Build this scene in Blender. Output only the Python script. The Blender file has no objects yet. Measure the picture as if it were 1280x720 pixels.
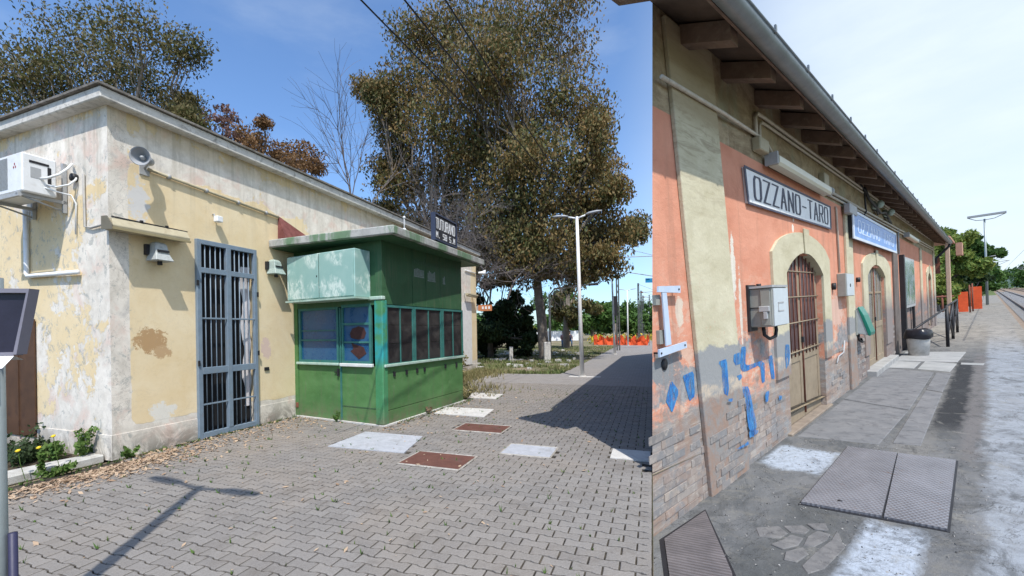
import bpy, math, random
import numpy as np
from mathutils import Matrix, Vector
random.seed(7); RNG = np.random.default_rng(7)
SC = bpy.context.scene; COL = SC.collection
R = math.radians

# ------------------------------------------------------------------ camera
CAM_H = 1.55; ROLL = 0.0165
cd = bpy.data.cameras.new('camera'); cam = bpy.data.objects.new('camera', cd); COL.objects.link(cam)
cd.sensor_width = 36; cd.lens = 545/1280*36; cd.shift_x = 40/1280; cd.shift_y = 54/1280
cd.clip_start = 0.05; cd.clip_end = 4000
_c, _s = math.cos(ROLL), math.sin(ROLL)
cam.matrix_world = Matrix(((_c, _s, 0, 0), (0, 0, -1, 0), (-_s, _c, 0, CAM_H), (0, 0, 0, 1)))
SC.camera = cam

# ------------------------------------------------------------------ light
SUN_AZ, SUN_EL = 168.0, 57.0          # clockwise from +Y, degrees
SKY_STRENGTH, SUN_STRENGTH = 0.125, 4.3
W = bpy.data.worlds.new('World'); SC.world = W; W.use_nodes = True
nt = W.node_tree; nt.nodes.clear()
def wn(t, **k):
    n = nt.nodes.new(t)
    for a, b in k.items(): setattr(n, a, b)
    return n
sky = wn('ShaderNodeTexSky', sky_type='NISHITA', sun_disc=False)
sky.sun_elevation = R(SUN_EL); sky.sun_rotation = R(SUN_AZ); sky.air_density = 1.0; sky.dust_density = 1.0; sky.ozone_density = 2.2
geo = wn('ShaderNodeTexCoord')
def vdot(v):
    n = wn('ShaderNodeVectorMath', operation='DOT_PRODUCT'); nt.links.new(geo.outputs['Generated'], n.inputs[0]); n.inputs[1].default_value = v
    return n.outputs['Value']
def mrange(x, a, b, c=0., d=1.):
    n = wn('ShaderNodeMapRange', interpolation_type='SMOOTHSTEP'); nt.links.new(x, n.inputs[0])
    for i, v in enumerate((a, b, c, d)): n.inputs[i+1].default_value = v
    return n.outputs[0]
def wmath(op, a, b):
    n = wn('ShaderNodeMath', operation=op)
    for i, v in enumerate((a, b)):
        if isinstance(v, (int, float)): n.inputs[i].default_value = v
        else: nt.links.new(v, n.inputs[i])
    return n.outputs[0]
mp = wn('ShaderNodeMapping'); mp.inputs['Scale'].default_value = (1.0, 1.0, 3.2); nt.links.new(geo.outputs['Generated'], mp.inputs[0])
no = wn('ShaderNodeTexNoise'); no.inputs['Scale'].default_value = 2.3; no.inputs['Detail'].default_value = 7; no.inputs['Roughness'].default_value = .58; nt.links.new(mp.outputs[0], no.inputs['Vector'])
bank = mrange(vdot((math.sin(R(85)), math.cos(R(85)), 0)), .30, .72)      # a thin bright cloud bank in the eastern half of the sky
wisp = mrange(no.outputs[0], .46, .84, .0, .20)
veil = wmath('MULTIPLY', bank, mrange(no.outputs[0], .25, .7, .74, .97))
fac = wmath('MAXIMUM', wisp, veil)
mx = wn('ShaderNodeMix', data_type='RGBA'); nt.links.new(fac, mx.inputs[0])
tint = wn('ShaderNodeMix', data_type='RGBA', blend_type='MULTIPLY'); tint.inputs[0].default_value = 1
nt.links.new(sky.outputs[0], tint.inputs[6]); tint.inputs[7].default_value = (1.10, 1.34, 1.58, 1)
nt.links.new(tint.outputs[2], mx.inputs[6]); mx.inputs[7].default_value = (6.5, 7.25, 7.8, 1)
bg = wn('ShaderNodeBackground'); bg.inputs[1].default_value = SKY_STRENGTH; nt.links.new(mx.outputs[2], bg.inputs[0])
wo = wn('ShaderNodeOutputWorld'); nt.links.new(bg.outputs[0], wo.inputs[0])
sd = bpy.data.lights.new('sun', 'SUN'); sun = bpy.data.objects.new('sun', sd); COL.objects.link(sun)
sd.energy = SUN_STRENGTH; sd.angle = R(.53); sd.color = (1, .955, .88)
tos = Vector((math.sin(R(SUN_AZ))*math.cos(R(SUN_EL)), math.cos(R(SUN_AZ))*math.cos(R(SUN_EL)), math.sin(R(SUN_EL))))
sun.rotation_euler = tos.to_track_quat('Z', 'Y').to_euler()
SC.view_settings.view_transform = 'Standard'; SC.view_settings.look = 'None'; SC.view_settings.exposure = 0.25; SC.view_settings.gamma = 1

# ------------------------------------------------------------------ the two building frames (x along the facade, y into the building, z up)
def frame(o, x, z):
    x = Vector(x).normalized(); z = Vector(z); z = (z - x*z.dot(x)).normalized(); y = z.cross(x)
    return Matrix(((x[0], y[0], z[0], o[0]), (x[1], y[1], z[1], o[1]), (x[2], y[2], z[2], o[2]), (0, 0, 0, 1)))
WORLD = Matrix.Identity(4)
MA = frame((-4.637, 5.471, 0), (math.sin(R(21.53)), math.cos(R(21.53)), 0), (0, 0, 1))
BS = 1.4     # right station enlarged from the camera to shrink its shadow on the paving; its platform lies about a metre below the left pavement
MB_ = frame((-1.0308*BS, 1.3562*BS, -0.9389), (.75861, .64919, .05539), (-.04988, -.02689, .99839)) @ Matrix.Scale(BS, 4)
S0 = 1.66    # where the left pavement edge meets the salmon building

# ------------------------------------------------------------------ material helper
class NT:
    def __init__(s, name, rough=.85, spec=.3, metal=0.):
        s.m = bpy.data.materials.new(name); s.m.use_nodes = True; s.t = s.m.node_tree
        s.b = s.t.nodes['Principled BSDF']; s.b.inputs['Roughness'].default_value = rough
        s.b.inputs['Specular IOR Level'].default_value = spec; s.b.inputs['Metallic'].default_value = metal
        s.tc = s.t.nodes.new('ShaderNodeTexCoord'); s.o = s.tc.outputs['Object']
    def n(s, t, **k):
        n = s.t.nodes.new(t)
        for a, b in k.items(): setattr(n, a, b)
        return n
    def put(s, sock, v):
        if isinstance(v, bpy.types.NodeSocket): s.t.links.new(v, sock)
        elif isinstance(v, (tuple, list)) and len(v) == 3 and sock.type == 'RGBA': sock.default_value = (*v, 1)
        else: sock.default_value = v
    def noise(s, scale, detail=4, rough=.55, dist=0., vec=None, out=0):
        n = s.n('ShaderNodeTexNoise'); s.put(n.inputs['Vector'], vec or s.o)
        n.inputs['Scale'].default_value = scale; n.inputs['Detail'].default_value = detail; n.inputs['Roughness'].default_value = rough; n.inputs['Distortion'].default_value = dist
        return n.outputs[out]
    def map(s, scale=(1, 1, 1), loc=(0, 0, 0), rot=(0, 0, 0), vec=None):
        n = s.n('ShaderNodeMapping'); s.put(n.inputs[0], vec or s.o); n.inputs['Location'].default_value = loc; n.inputs['Scale'].default_value = scale; n.inputs['Rotation'].default_value = rot
        return n.outputs[0]
    def mth(s, op, a, b=0., c=None, clamp=False):
        n = s.n('ShaderNodeMath', operation=op, use_clamp=clamp); s.put(n.inputs[0], a); s.put(n.inputs[1], b)
        if c is not None: s.put(n.inputs[2], c)
        return n.outputs[0]
    def rng(s, x, a, b, c=0., d=1.):
        n = s.n('ShaderNodeMapRange'); s.put(n.inputs[0], x)
        for i, v in enumerate((a, b, c, d)): n.inputs[i+1].default_value = v
        return n.outputs[0]
    def mix(s, f, a, b, mode='MIX'):
        n = s.n('ShaderNodeMix', data_type='RGBA', blend_type=mode); s.put(n.inputs[0], f); s.put(n.inputs[6], a); s.put(n.inputs[7], b)
        return n.outputs[2]
    def xyz(s):
        n = s.n('ShaderNodeSeparateXYZ'); s.put(n.inputs[0], s.o); return n.outputs
    def rnd(s):
        a = s.n('ShaderNodeObjectInfo').outputs['Random']; g = s.n('ShaderNodeNewGeometry').outputs['Random Per Island']
        return s.mth('FRACT', s.mth('ADD', a, g))
    def blob(s, x, y, cx, cy, rx, ry, wob, amt=.6):
        amt = amt*3.2
        a = s.mth('DIVIDE', s.mth('SUBTRACT', x, cx), rx); b = s.mth('DIVIDE', s.mth('SUBTRACT', y, cy), ry)
        r = s.mth('ADD', s.mth('MULTIPLY', a, a), s.mth('MULTIPLY', b, b))
        r = s.mth('ADD', r, s.mth('MULTIPLY', s.mth('SUBTRACT', wob, .5), amt*4))
        return s.rng(r, 1.12, .88)
    def band(s, x, a, b, w, wob=None, amt=0.):
        if wob is not None: x = s.mth('ADD', x, s.mth('MULTIPLY', s.mth('SUBTRACT', wob, .5), amt))
        return s.mth('MULTIPLY', s.rng(x, a-w, a+w), s.rng(x, b+w, b-w))
    def color(s, c): s.put(s.b.inputs['Base Color'], c); return s
    def bump(s, h, strength=.4, dist=.01):
        n = s.n('ShaderNodeBump'); n.inputs['Strength'].default_value = strength; n.inputs['Distance'].default_value = dist
        s.put(n.inputs['Height'], h); s.t.links.new(n.outputs[0], s.b.inputs['Normal']); return s
    def rough(s, v): s.put(s.b.inputs['Roughness'], v); return s

def paint(name, c, var=.12, rough=.6, scale=6, spec=.35, metal=0., dirt=None, dirt_amt=.5, bump=.15):
    m = NT(name, rough, spec, metal)
    n1 = m.noise(scale, 6, .62); k = m.rng(n1, .3, .7, 1-var, 1+var)
    col = m.mix(1., c, m.mix(0., (1, 1, 1), (1, 1, 1)), 'MULTIPLY')
    cc = m.n('ShaderNodeVectorMath', operation='SCALE'); m.put(cc.inputs[0], col); m.put(cc.inputs['Scale'], k); col = cc.outputs[0]
    if dirt: col = m.mix(m.rng(m.noise(scale*1.7, 8, .7, .4), .52, .70, 0, dirt_amt), col, dirt)
    m.color(col).bump(m.noise(scale*9, 3), bump, .004)
    return m.m

# ------------------------------------------------------------------ mesh helper
class MB:
    def __init__(s): s.v = []; s.f = []; s.sm = []
    def add(s, vs, fs, smooth=False):
        k = len(s.v); s.v += [tuple(v) for v in vs]; s.f += [tuple(i+k for i in f) for f in fs]; s.sm += [smooth]*len(fs); return s
    def box(s, x0, x1, y0, y1, z0, z1):
        if x0 > x1: x0, x1 = x1, x0
        if y0 > y1: y0, y1 = y1, y0
        if z0 > z1: z0, z1 = z1, z0
        return s.add([(x0,y0,z0),(x1,y0,z0),(x1,y1,z0),(x0,y1,z0),(x0,y0,z1),(x1,y0,z1),(x1,y1,z1),(x0,y1,z1)],
                     [(0,3,2,1),(4,5,6,7),(0,1,5,4),(1,2,6,5),(2,3,7,6),(3,0,4,7)])
    def prism(s, poly, z0, z1, axis='z'):
        n = len(poly)
        def p(a, b, h): return {'z': (a, b, h), 'y': (a, h, b), 'x': (h, a, b)}[axis]
        area = sum(poly[i][0]*poly[(i+1) % n][1]-poly[(i+1) % n][0]*poly[i][1] for i in range(n))
        if area < 0: poly = poly[::-1]
        vs = [p(a, b, z0) for a, b in poly]+[p(a, b, z1) for a, b in poly]
        f = [tuple(range(n))[::-1], tuple(range(n, 2*n))]+[(i, (i+1) % n, n+(i+1) % n, n+i) for i in range(n)]
        if axis == 'y': f = [x[::-1] for x in f]
        if z1 < z0: f = [x[::-1] for x in f]
        return s.add(vs, f)
    def tube(s, pts, r, n=8, cap=True):
        pts = [Vector(p) for p in pts]; rs = r if isinstance(r, (list, tuple)) else [r]*len(pts)
        vs = []; up = None
        for i, p in enumerate(pts):
            t = (pts[min(i+1, len(pts)-1)]-pts[max(i-1, 0)]).normalized()
            if up is None or abs(up.dot(t)) > .98: up = Vector((0, 0, 1)) if abs(t.z) < .9 else Vector((1, 0, 0))
            a = up.cross(t).normalized(); b = t.cross(a); up = b
            for k in range(n):
                w = 2*math.pi*k/n; vs.append(p+(a*math.cos(w)+b*math.sin(w))*rs[i])
        fs = [(i*n+k, i*n+(k+1) % n, (i+1)*n+(k+1) % n, (i+1)*n+k) for i in range(len(pts)-1) for k in range(n)]
        if cap: fs += [tuple(range(n))[::-1], tuple(range((len(pts)-1)*n, len(pts)*n))]
        return s.add(vs, fs, n > 4)
    def lathe(s, prof, n=16, c=(0, 0, 0), d=(0, 0, 1)):
        q = Vector(d).normalized().to_track_quat('Z', 'Y'); c = Vector(c); vs = []
        for r, h in prof:
            for k in range(n): vs.append(c+q @ Vector((r*math.cos(2*math.pi*k/n), r*math.sin(2*math.pi*k/n), h)))
        fs = [(i*n+k, i*n+(k+1) % n, (i+1)*n+(k+1) % n, (i+1)*n+k) for i in range(len(prof)-1) for k in range(n)]
        return s.add(vs, fs, True)
    def build(s, name, mat, parent=None, M=None, loc=(0, 0, 0), off=(0, 0, 0), bev=0., tags=None):
        me = bpy.data.meshes.new(name); o3 = Vector(off)
        me.from_pydata([(v[0]-o3[0], v[1]-o3[1], v[2]-o3[2]) for v in s.v], [], s.f); me.update()
        if any(s.sm): me.polygons.foreach_set('use_smooth', s.sm)
        me.materials.append(mat)
        ob = bpy.data.objects.new(name, me); COL.objects.link(ob)
        if parent is not None: ob.parent = parent
        if M is not None: ob.matrix_world = M @ Matrix.Translation(loc)
        if bev:
            b = ob.modifiers.new('bevel', 'BEVEL'); b.width = bev; b.segments = 1; b.limit_method = 'ANGLE'
        if tags: tag(ob, **tags)
        return ob
def tag(o, label=None, cat=None, group=None, kind=None):
    if label: o['label'] = label
    if cat: o['category'] = cat
    if group: o['group'] = group
    if kind: o['kind'] = kind
    return o
class Thing:
    """an Empty at loc in frame M; parts are given in frame coordinates"""
    def __init__(s, name, label, cat, M=WORLD, loc=(0, 0, 0), group=None):
        s.o = bpy.data.objects.new(name, None); COL.objects.link(s.o); s.o.empty_display_size = .1
        s.o.matrix_world = M @ Matrix.Translation(loc); s.loc = loc; tag(s.o, label, cat, group)
    def part(s, name, mb, mat, parent=None, bev=0., label=None):
        ob = mb.build(name, mat, parent or s.o, off=s.loc, bev=bev)
        if label: ob['label'] = label
        return ob
def copy_tree(o, parent=None):
    c = o.copy(); COL.objects.link(c); c.parent = parent
    for ch in [k for k in COL.objects if k.parent == o]: copy_tree(ch, c)
    return c
def struct(name, mb, mat, M=WORLD, loc=(0, 0, 0)):
    return tag(mb.build(name, mat, None, M=M, loc=loc), kind='structure')
def single(name, mb, mat, label, cat, M=WORLD, loc=(0, 0, 0), group=None, bev=0., kind=None):
    return tag(mb.build(name, mat, None, M=M, loc=loc, off=loc, bev=bev), label, cat, group, kind)
def instance(ob, name, parent, x, y, z, rz=0.):
    c = bpy.data.objects.new(name, ob); COL.objects.link(c); c.parent = parent; c.location = (x, y, z); c.rotation_euler = (0, 0, rz); return c
def quads(name, V, mat, M=None, parent=None, kind=None, label=None, tris=False):
    """V: (n,4,3) array of quads"""
    n = len(V); k = V.shape[1]; me = bpy.data.meshes.new(name)
    me.vertices.add(n*k); me.vertices.foreach_set('co', V.reshape(-1).astype(np.float32))
    me.loops.add(n*k); me.loops.foreach_set('vertex_index', np.arange(n*k, dtype=np.int32))
    me.polygons.add(n); me.polygons.foreach_set('loop_start', np.arange(0, n*k, k, dtype=np.int32)); me.polygons.foreach_set('loop_total', np.full(n, k, dtype=np.int32))
    me.update(calc_edges=True); me.materials.append(mat)
    ob = bpy.data.objects.new(name, me); COL.objects.link(ob)
    if parent is not None: ob.parent = parent
    if M is not None: ob.matrix_world = M
    if kind: ob['kind'] = kind
    if label: ob['label'] = label
    return ob

# stroke lettering: polylines in a 1 x 1 box
LET = {'O': [[(.15,0),(.85,0),(1,.15),(1,.85),(.85,1),(.15,1),(0,.85),(0,.15),(.15,0)]], 'Z': [[(0,1),(1,1),(0,0),(1,0)]], 'A': [[(0,0),(.5,1),(1,0)],[(.2,.35),(.8,.35)]],
       'N': [[(0,0),(0,1),(1,0),(1,1)]], 'T': [[(0,1),(1,1)],[(.5,1),(.5,0)]], 'R': [[(0,0),(0,1),(.85,1),(1,.85),(1,.65),(.85,.5),(0,.5)],[(.55,.5),(1,0)]], '-': [[(.1,.5),(.9,.5)]],
       'U': [[(0,1),(0,.15),(.15,0),(.85,0),(1,.15),(1,1)]], 'M': [[(0,0),(0,1),(.5,.4),(1,1),(1,0)]], 'S': [[(1,1),(0,1),(0,.5),(1,.5),(1,0),(0,0)]], '.': [[(.4,0),(.6,0)]],
       '5': [[(1,1),(0,1),(0,.55),(1,.55),(1,0),(0,0)]], '8': [[(0,0),(1,0),(1,1),(0,1),(0,0)],[(0,.5),(1,.5)]], 'I': [[(.5,0),(.5,1)]], 'L': [[(0,1),(0,0),(1,0)]], 'B': [[(0,0),(1,0),(1,1),(0,1),(0,0)],[(0,.5),(1,.5)]]}
def lettering(text, x0, x1, z0, z1, y, th, gap=.25):
    mb = MB(); n = len(text); w = (x1-x0)/(n+(n-1)*gap)
    for i, ch in enumerate(text):
        for pl in LET.get(ch, []):
            for k, (a, b) in enumerate(zip(pl[:-1], pl[1:])):
                p = Vector((x0+i*w*(1+gap)+a[0]*w, z0+a[1]*(z1-z0))); q = Vector((x0+i*w*(1+gap)+b[0]*w, z0+b[1]*(z1-z0)))
                t = (q-p).normalized()*th*.5; nn = Vector((-t.y, t.x)); p = p-t*.8; q = q+t*.8; e = -.0004*(k % 3)
                mb.prism([(p+nn)[:], (p-nn)[:], (q-nn)[:], (q+nn)[:]], y+e-.002, y+.001, 'y')
    return mb

# ------------------------------------------------------------------ materials
def mat_plaster():
    m = NT('peeling_plaster', .92, .15); x, y, z = m.xyz()
    n1 = m.noise(1.5, 11, .70, .4); n2 = m.noise(4.2, 10, .74, .3, vec=m.map((1, 1, .8), (3, 1, 7))); n3 = m.noise(14, 5, .7)
    big = m.noise(.7, 3, .5, vec=m.map((1, 1, 1), (11, 5, 2)))
    yel = m.mix(m.rng(n1, .35, .65), (.70, .55, .33), (.77, .645, .44))
    yel = m.mix(m.rng(m.noise(5, 6, .7), .58, .72, 0, .35), yel, (.56, .40, .18))
    wht = m.mix(m.rng(n2, .35, .65), (.58, .53, .46), (.80, .745, .665))
    wht = m.mix(m.rng(m.noise(2.3, 6, .6, .6), .52, .66, 0, .75), wht, (.66, .49, .41))
    wht = m.mix(m.rng(m.noise(3.1, 8, .7, .4, vec=m.map((1, 1, 1), (9, 2, 4))), .56, .70, 0, .6), wht, (.42, .40, .38))
    left = m.rng(x, .002, .0); mid = m.mth('MULTIPLY', m.rng(x, .2, .28), m.mth('MULTIPLY', m.rng(z, .36, .42), m.rng(z, 3.86, 3.66)))
    mid = m.mth('MULTIPLY', mid, m.rng(m.mth('ADD', x, m.mth('MULTIPLY', m.mth('SUBTRACT', n1, .5), .8)), 3.6, 3.1))
    strip = m.rng(m.mth('ADD', x, m.mth('MULTIPLY', n3, .02)), .235, .215)
    strip = m.mth('MULTIPLY', strip, m.rng(x, .001, .003)); far = m.band(x, 10.86, 11.75, .01)
    bare = m.mth('ADD', m.mth('MULTIPLY', m.rng(big, .35, .65, -.06, .06), 1.), m.mth('ADD', m.mth('MULTIPLY', n1, .6), m.mth('MULTIPLY', n2, .4)))
    thr = m.mth('ADD', m.mth('MULTIPLY', left, .022), m.mth('SUBTRACT', .500, m.mth('MULTIPLY', m.mth('MULTIPLY', m.rng(x, 2.6, 3.6), m.rng(z, 3.2, 3.5)), .05)), m.mth('MULTIPLY', left, .005))
    thr = m.mth('SUBTRACT', thr, m.mth('MULTIPLY', m.mth('MULTIPLY', left, m.rng(y, 1.2, .25)), .05))
    thr = m.mth('ADD', thr, m.mth('MULTIPLY', m.mth('MULTIPLY', left, m.rng(y, .30, .10)), -.03))
    thr = m.mth('ADD', thr, m.mth('MULTIPLY', mid, .30)); thr = m.mth('SUBTRACT', thr, m.mth('MULTIPLY', m.mth('ADD', strip, far), .4))
    thr = m.mth('SUBTRACT', thr, m.mth('MULTIPLY', m.band(z, 3.66, 4.3, .08), .095)); thr = m.mth('SUBTRACT', thr, m.mth('MULTIPLY', m.rng(z, .5, .30), .3))
    thr = m.mth('ADD', thr, m.mth('MULTIPLY', m.rng(x, 9, 10.8), .12))
    f = m.rng(m.mth('SUBTRACT', bare, thr), -.006, .006)
    col = m.mix(f, yel, wht)
    grime = m.mth('MULTIPLY', m.rng(z, .44, .02), m.rng(m.noise(3.3, 9, .8, .8), .42, .56))
    col = m.mix(m.mth('MULTIPLY', grime, .85), col, (.17, .155, .13)); sp = m.noise(7, 9, .8, .6, vec=m.map((1, 1, .8), (2, 6, 1))); col = m.mix(m.mth('MULTIPLY', m.mth('MULTIPLY', m.rng(x, .30, .20), m.rng(sp, .55, .60)), .7), col, (.33, .34, .32))
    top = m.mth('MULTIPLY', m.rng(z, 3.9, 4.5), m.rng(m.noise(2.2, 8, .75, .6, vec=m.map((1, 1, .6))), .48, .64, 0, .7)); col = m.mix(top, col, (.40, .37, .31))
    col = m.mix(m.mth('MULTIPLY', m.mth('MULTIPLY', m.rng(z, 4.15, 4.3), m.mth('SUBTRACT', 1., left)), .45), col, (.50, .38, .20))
    runs = m.mth('MULTIPLY', m.rng(m.noise(2.2, 7, .7, vec=m.map((3.5, 3.5, .12))), .50, .66, 0, .55), m.rng(z, 2.9, 4.4)); col = m.mix(runs, col, (.30, .26, .19))
    wob = m.noise(8, 9, .78, .3)
    for cx, cz, rx, rz, c in ((.47, 1.50, .20, .16, (.45, .29, .15)), (.62, 1.33, .12, .08, (.50, .34, .19)), (.62, .50, .16, .15, (.70, .67, .60)), (2.36, 1.3, .10, .18, (.66, .50, .42)), (.35, 3.35, .12, .28, (.62, .60, .58))):
        col = m.mix(m.blob(x, z, cx, cz, rx, rz, wob, .55), col, c)
    crack = m.noise(2.8, 9, .7, 1.2); col = m.mix(m.mth('MULTIPLY', m.band(crack, .497, .503, .002), m.mth('ADD', .25, strip, clamp=True)), col, (.28, .25, .22))
    m.color(col).bump(m.mth('ADD', m.mth('MULTIPLY', f, -.5), m.mth('ADD', m.mth('MULTIPLY', n2, .5), m.mth('MULTIPLY', n3, .35))), .5, .012)
    return m.m
M_PLASTER = mat_plaster()
def mat_concrete(name, a, b, stain=(.10, .10, .09), amt=.6, scale=3, green=None, gamt=.8):
    m = NT(name, .93, .15); x, y, z = m.xyz()
    col = m.mix(m.rng(m.noise(scale, 8, .65, .3), .3, .7), a, b)
    col = m.mix(m.rng(m.noise(scale*1.6, 9, .75, .6, vec=m.map((1, 1, 1), (5, 3, 1))), .50, .68, 0, amt), col, stain)
    if green: col = m.mix(m.rng(m.noise(1.5, 7, .7, .6, vec=m.map((1, 1, .25), (2, 9, 1))), .48, .56, 0, gamt), col, green)
    m.color(col).bump(m.noise(scale*12, 5, .7), .5, .006); return m.m
M_FASCIA = mat_concrete('fascia_concrete', (.50, .48, .45), (.66, .64, .60), (.16, .15, .13), .7, 4)
M_SLABTOP = mat_concrete('kiosk_roof_concrete', (.30, .30, .285), (.48, .48, .46), (.14, .15, .12), .7, 5, (.09, .19, .09))
M_CONC = mat_concrete('pale_concrete', (.46, .45, .43), (.62, .60, .57), (.25, .23, .20), .45, 5)
M_CONCD = mat_concrete('grey_concrete', (.27, .27, .27), (.38, .38, .37), (.14, .13, .12), .5, 4)
M_KERB = mat_concrete('kerb_concrete', (.36, .35, .32), (.52, .51, .48), (.22, .19, .15), .6, 7)
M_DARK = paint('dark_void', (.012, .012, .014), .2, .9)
M_GREY = paint('grey_paint', (.36, .37, .38), .1, .5, dirt=(.20, .18, .15), dirt_amt=.4)
M_WHITE = paint('white_paint', (.74, .75, .76), .06, .45, dirt=(.45, .42, .36), dirt_amt=.3)
M_CREAM = paint('cream_metal', (.40, .355, .245), .1, .55, dirt=(.28, .22, .14), dirt_amt=.5)
M_BLACK = paint('black_metal', (.02, .02, .024), .2, .5)
M_GATE = paint('blue_grey_gate_paint', (.175, .23, .29), .12, .5, 8, dirt=(.25, .22, .18), dirt_amt=.35)
M_PIPE = paint('old_pipe_paint', (.55, .50, .42), .12, .6, 8, dirt=(.30, .22, .14), dirt_amt=.5)
M_POST = paint('galvanised_post', (.30, .34, .34), .08, .45, 6, metal=.3, dirt=(.22, .22, .2), dirt_amt=.3)
M_RED = paint('red_paint', (.55, .05, .05), .1, .5)
M_RUST = paint('rusty_iron', (.20, .075, .05), .25, .85, 10, dirt=(.11, .05, .035), dirt_amt=.7, bump=.5)
M_BELL = paint('verdigris_enamel', (.36, .44, .40), .15, .5, 14, dirt=(.12, .13, .11), dirt_amt=.6)
def mat_green(name, a, b, chip=(.14, .33, .18), teal=None):
    m = NT(name, .55, .3); x, y, z = m.xyz()
    n = m.noise(2.5, 7, .6, .5, vec=m.map((1, 1, 1.6))); col = m.mix(m.rng(n, .3, .7), a, b)
    col = m.mix(m.rng(m.noise(9, 8, .75, .5, vec=m.map((1, 1, .5))), .60, .72, 0, .55), col, chip)
    col = m.mix(m.rng(m.noise(22, 6, .7), .70, .76, 0, .8), col, (.30, .22, .14))
    if teal: col = m.mix(m.mth('MULTIPLY', m.rng(m.noise(3, 5, .6), .38, .52), m.rng(z, .95, 1.15)), col, teal)
    col = m.mix(m.mth('MULTIPLY', m.rng(m.noise(3, 8, .75, .3, vec=m.map((4, 4, .35))), .52, .68), .45), col, (.13, .14, .09)); col = m.mix(m.mth('MULTIPLY', m.rng(z, .35, .0), m.rng(m.noise(6, 7, .7), .4, .6, .1, .8)), col, (.16, .14, .09))
    m.color(col).bump(m.mth('ADD', m.mth('MULTIPLY', m.noise(1.6, 3, .5), 3.), m.noise(7, 6, .6)), .35, .012); m.rough(m.rng(n, .3, .7, .42, .7)); return m.m
M_GREEN = mat_green('green_panel_paint', (.055, .15, .045), (.10, .225, .08), (.19, .32, .16))
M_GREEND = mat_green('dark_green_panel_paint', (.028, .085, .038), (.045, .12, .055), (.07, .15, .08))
M_TEAL = mat_green('teal_post_paint', (.05, .20, .08), (.07, .26, .12), (.25, .38, .2), teal=(.03, .30, .30))
M_TEALF = mat_green('teal_frame_paint', (.028, .13, .115), (.05, .19, .17), (.16, .26, .22))
M_SILL = mat_green('pale_green_sill_paint', (.30, .44, .36), (.44, .55, .48), (.5, .52, .48))
def mat_cabinet():
    m = NT('pale_teal_cabinet_paint', .38, .5); x, y, z = m.xyz()
    col = m.mix(m.rng(m.noise(3, 6, .6), .3, .7), (.24, .42, .38), (.30, .47, .43))
    st = m.noise(9, 6, .7, 1.2, vec=m.map((1.2, 1.2, .7)))
    sm = m.mth('MULTIPLY', m.rng(st, .42, .58), m.rng(m.noise(2.2, 3, .5, vec=m.map((1, 1, 1), (3, 1, 5))), .44, .54))
    col = m.mix(m.mth('MULTIPLY', sm, .85), col, (.64, .74, .68)); col = m.mix(m.rng(m.noise(16, 6, .75), .66, .74, 0, .6), col, (.30, .27, .2))  # pale smears carry the cabinet's sheen in its colour
    m.color(col); return m.m
M_CAB = mat_cabinet()
def mat_glass(name, c, rough=.12, dust=(.14, .14, .13), amt=.35, spec=.6):
    m = NT(name, rough, spec); d = m.rng(m.noise(3.2, 7, .7, .4), .42, .7, 0, amt); m.color(m.mix(d, c, dust)); m.rough(m.mth('ADD', d, rough)); return m.m
M_BLUEPANE = mat_glass('blue_tinted_pane', (.012, .075, .18), .22, (.07, .17, .26), .4)
M_DARKPANE = mat_glass('dusty_dark_pane', (.020, .019, .020), .3, (.075, .066, .058), .6, .4)
def mat_redsheet():
    m = NT('red_roof_sheet', .8, .2); m.color(m.mix(m.rng(m.noise(5, 8, .7), .35, .7), (.13, .045, .04), (.27, .10, .09))).bump(m.noise(20, 5), .4, .01); return m.m
M_REDSHEET = mat_redsheet()
def mat_paver():
    m = NT('concrete_paver', .9, .2); r = m.rnd()
    col = m.mix(r, (.185, .168, .153), (.245, .225, .206)); col = m.mix(m.rng(m.noise(60, 6, .8), .35, .7), m.mix(.35, col, (.07, .065, .06)), m.mix(.5, col, (.34, .32, .30)))
    g = m.n('ShaderNodeNewGeometry').outputs['Position']
    col = m.mix(m.rng(m.noise(.55, 6, .6, .5, vec=g), .45, .65, 0, .45), col, (.28, .235, .19)); col = m.mix(m.rng(m.noise(3, 8, .78, .5, vec=g), .52, .68, 0, .6), col, (.13, .112, .095)); col = m.mix(m.rng(m.noise(26, 6, .8, vec=g), .66, .72, 0, .7), col, (.42, .40, .37))
    m.color(col).bump(m.noise(140, 4, .7), .45, .003); return m.m
M_PAVER = mat_paver()
def mat_paving_far():
    m = NT('distant_block_paving', .9, .2)
    v = m.map((1, 1, 1), rot=(0, 0, R(90)))
    b = m.n('ShaderNodeTexBrick'); m.put(b.inputs['Vector'], v); b.offset = .5
    for k, c in (('Color1', (.235, .22, .21, 1)), ('Color2', (.28, .265, .255, 1)), ('Mortar', (.12, .11, .10, 1))): b.inputs[k].default_value = c
    b.inputs['Scale'].default_value = 1; b.inputs['Brick Width'].default_value = .2; b.inputs['Row Height'].default_value = .1; b.inputs['Mortar Size'].default_value = .005; b.inputs['Mortar Smooth'].default_value = .4
    col = m.mix(m.rng(m.noise(.55, 6, .6, .5), .45, .65, 0, .4), b.outputs[0], (.27, .245, .22)); col = m.mix(m.rng(m.noise(2.2, 8, .75, .5), .60, .72, 0, .5), col, (.17, .15, .125))
    m.color(col); return m.m
M_PAVFAR = mat_paving_far()
def mat_joint():
    m = NT('joint_sand', .95, .1); m.color(m.mix(m.rng(m.noise(9, 7, .7), .4, .65), (.030, .027, .024), (.10, .085, .065))).bump(m.noise(90, 4), .4, .004); return m.m
M_JOINT = mat_joint()
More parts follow.
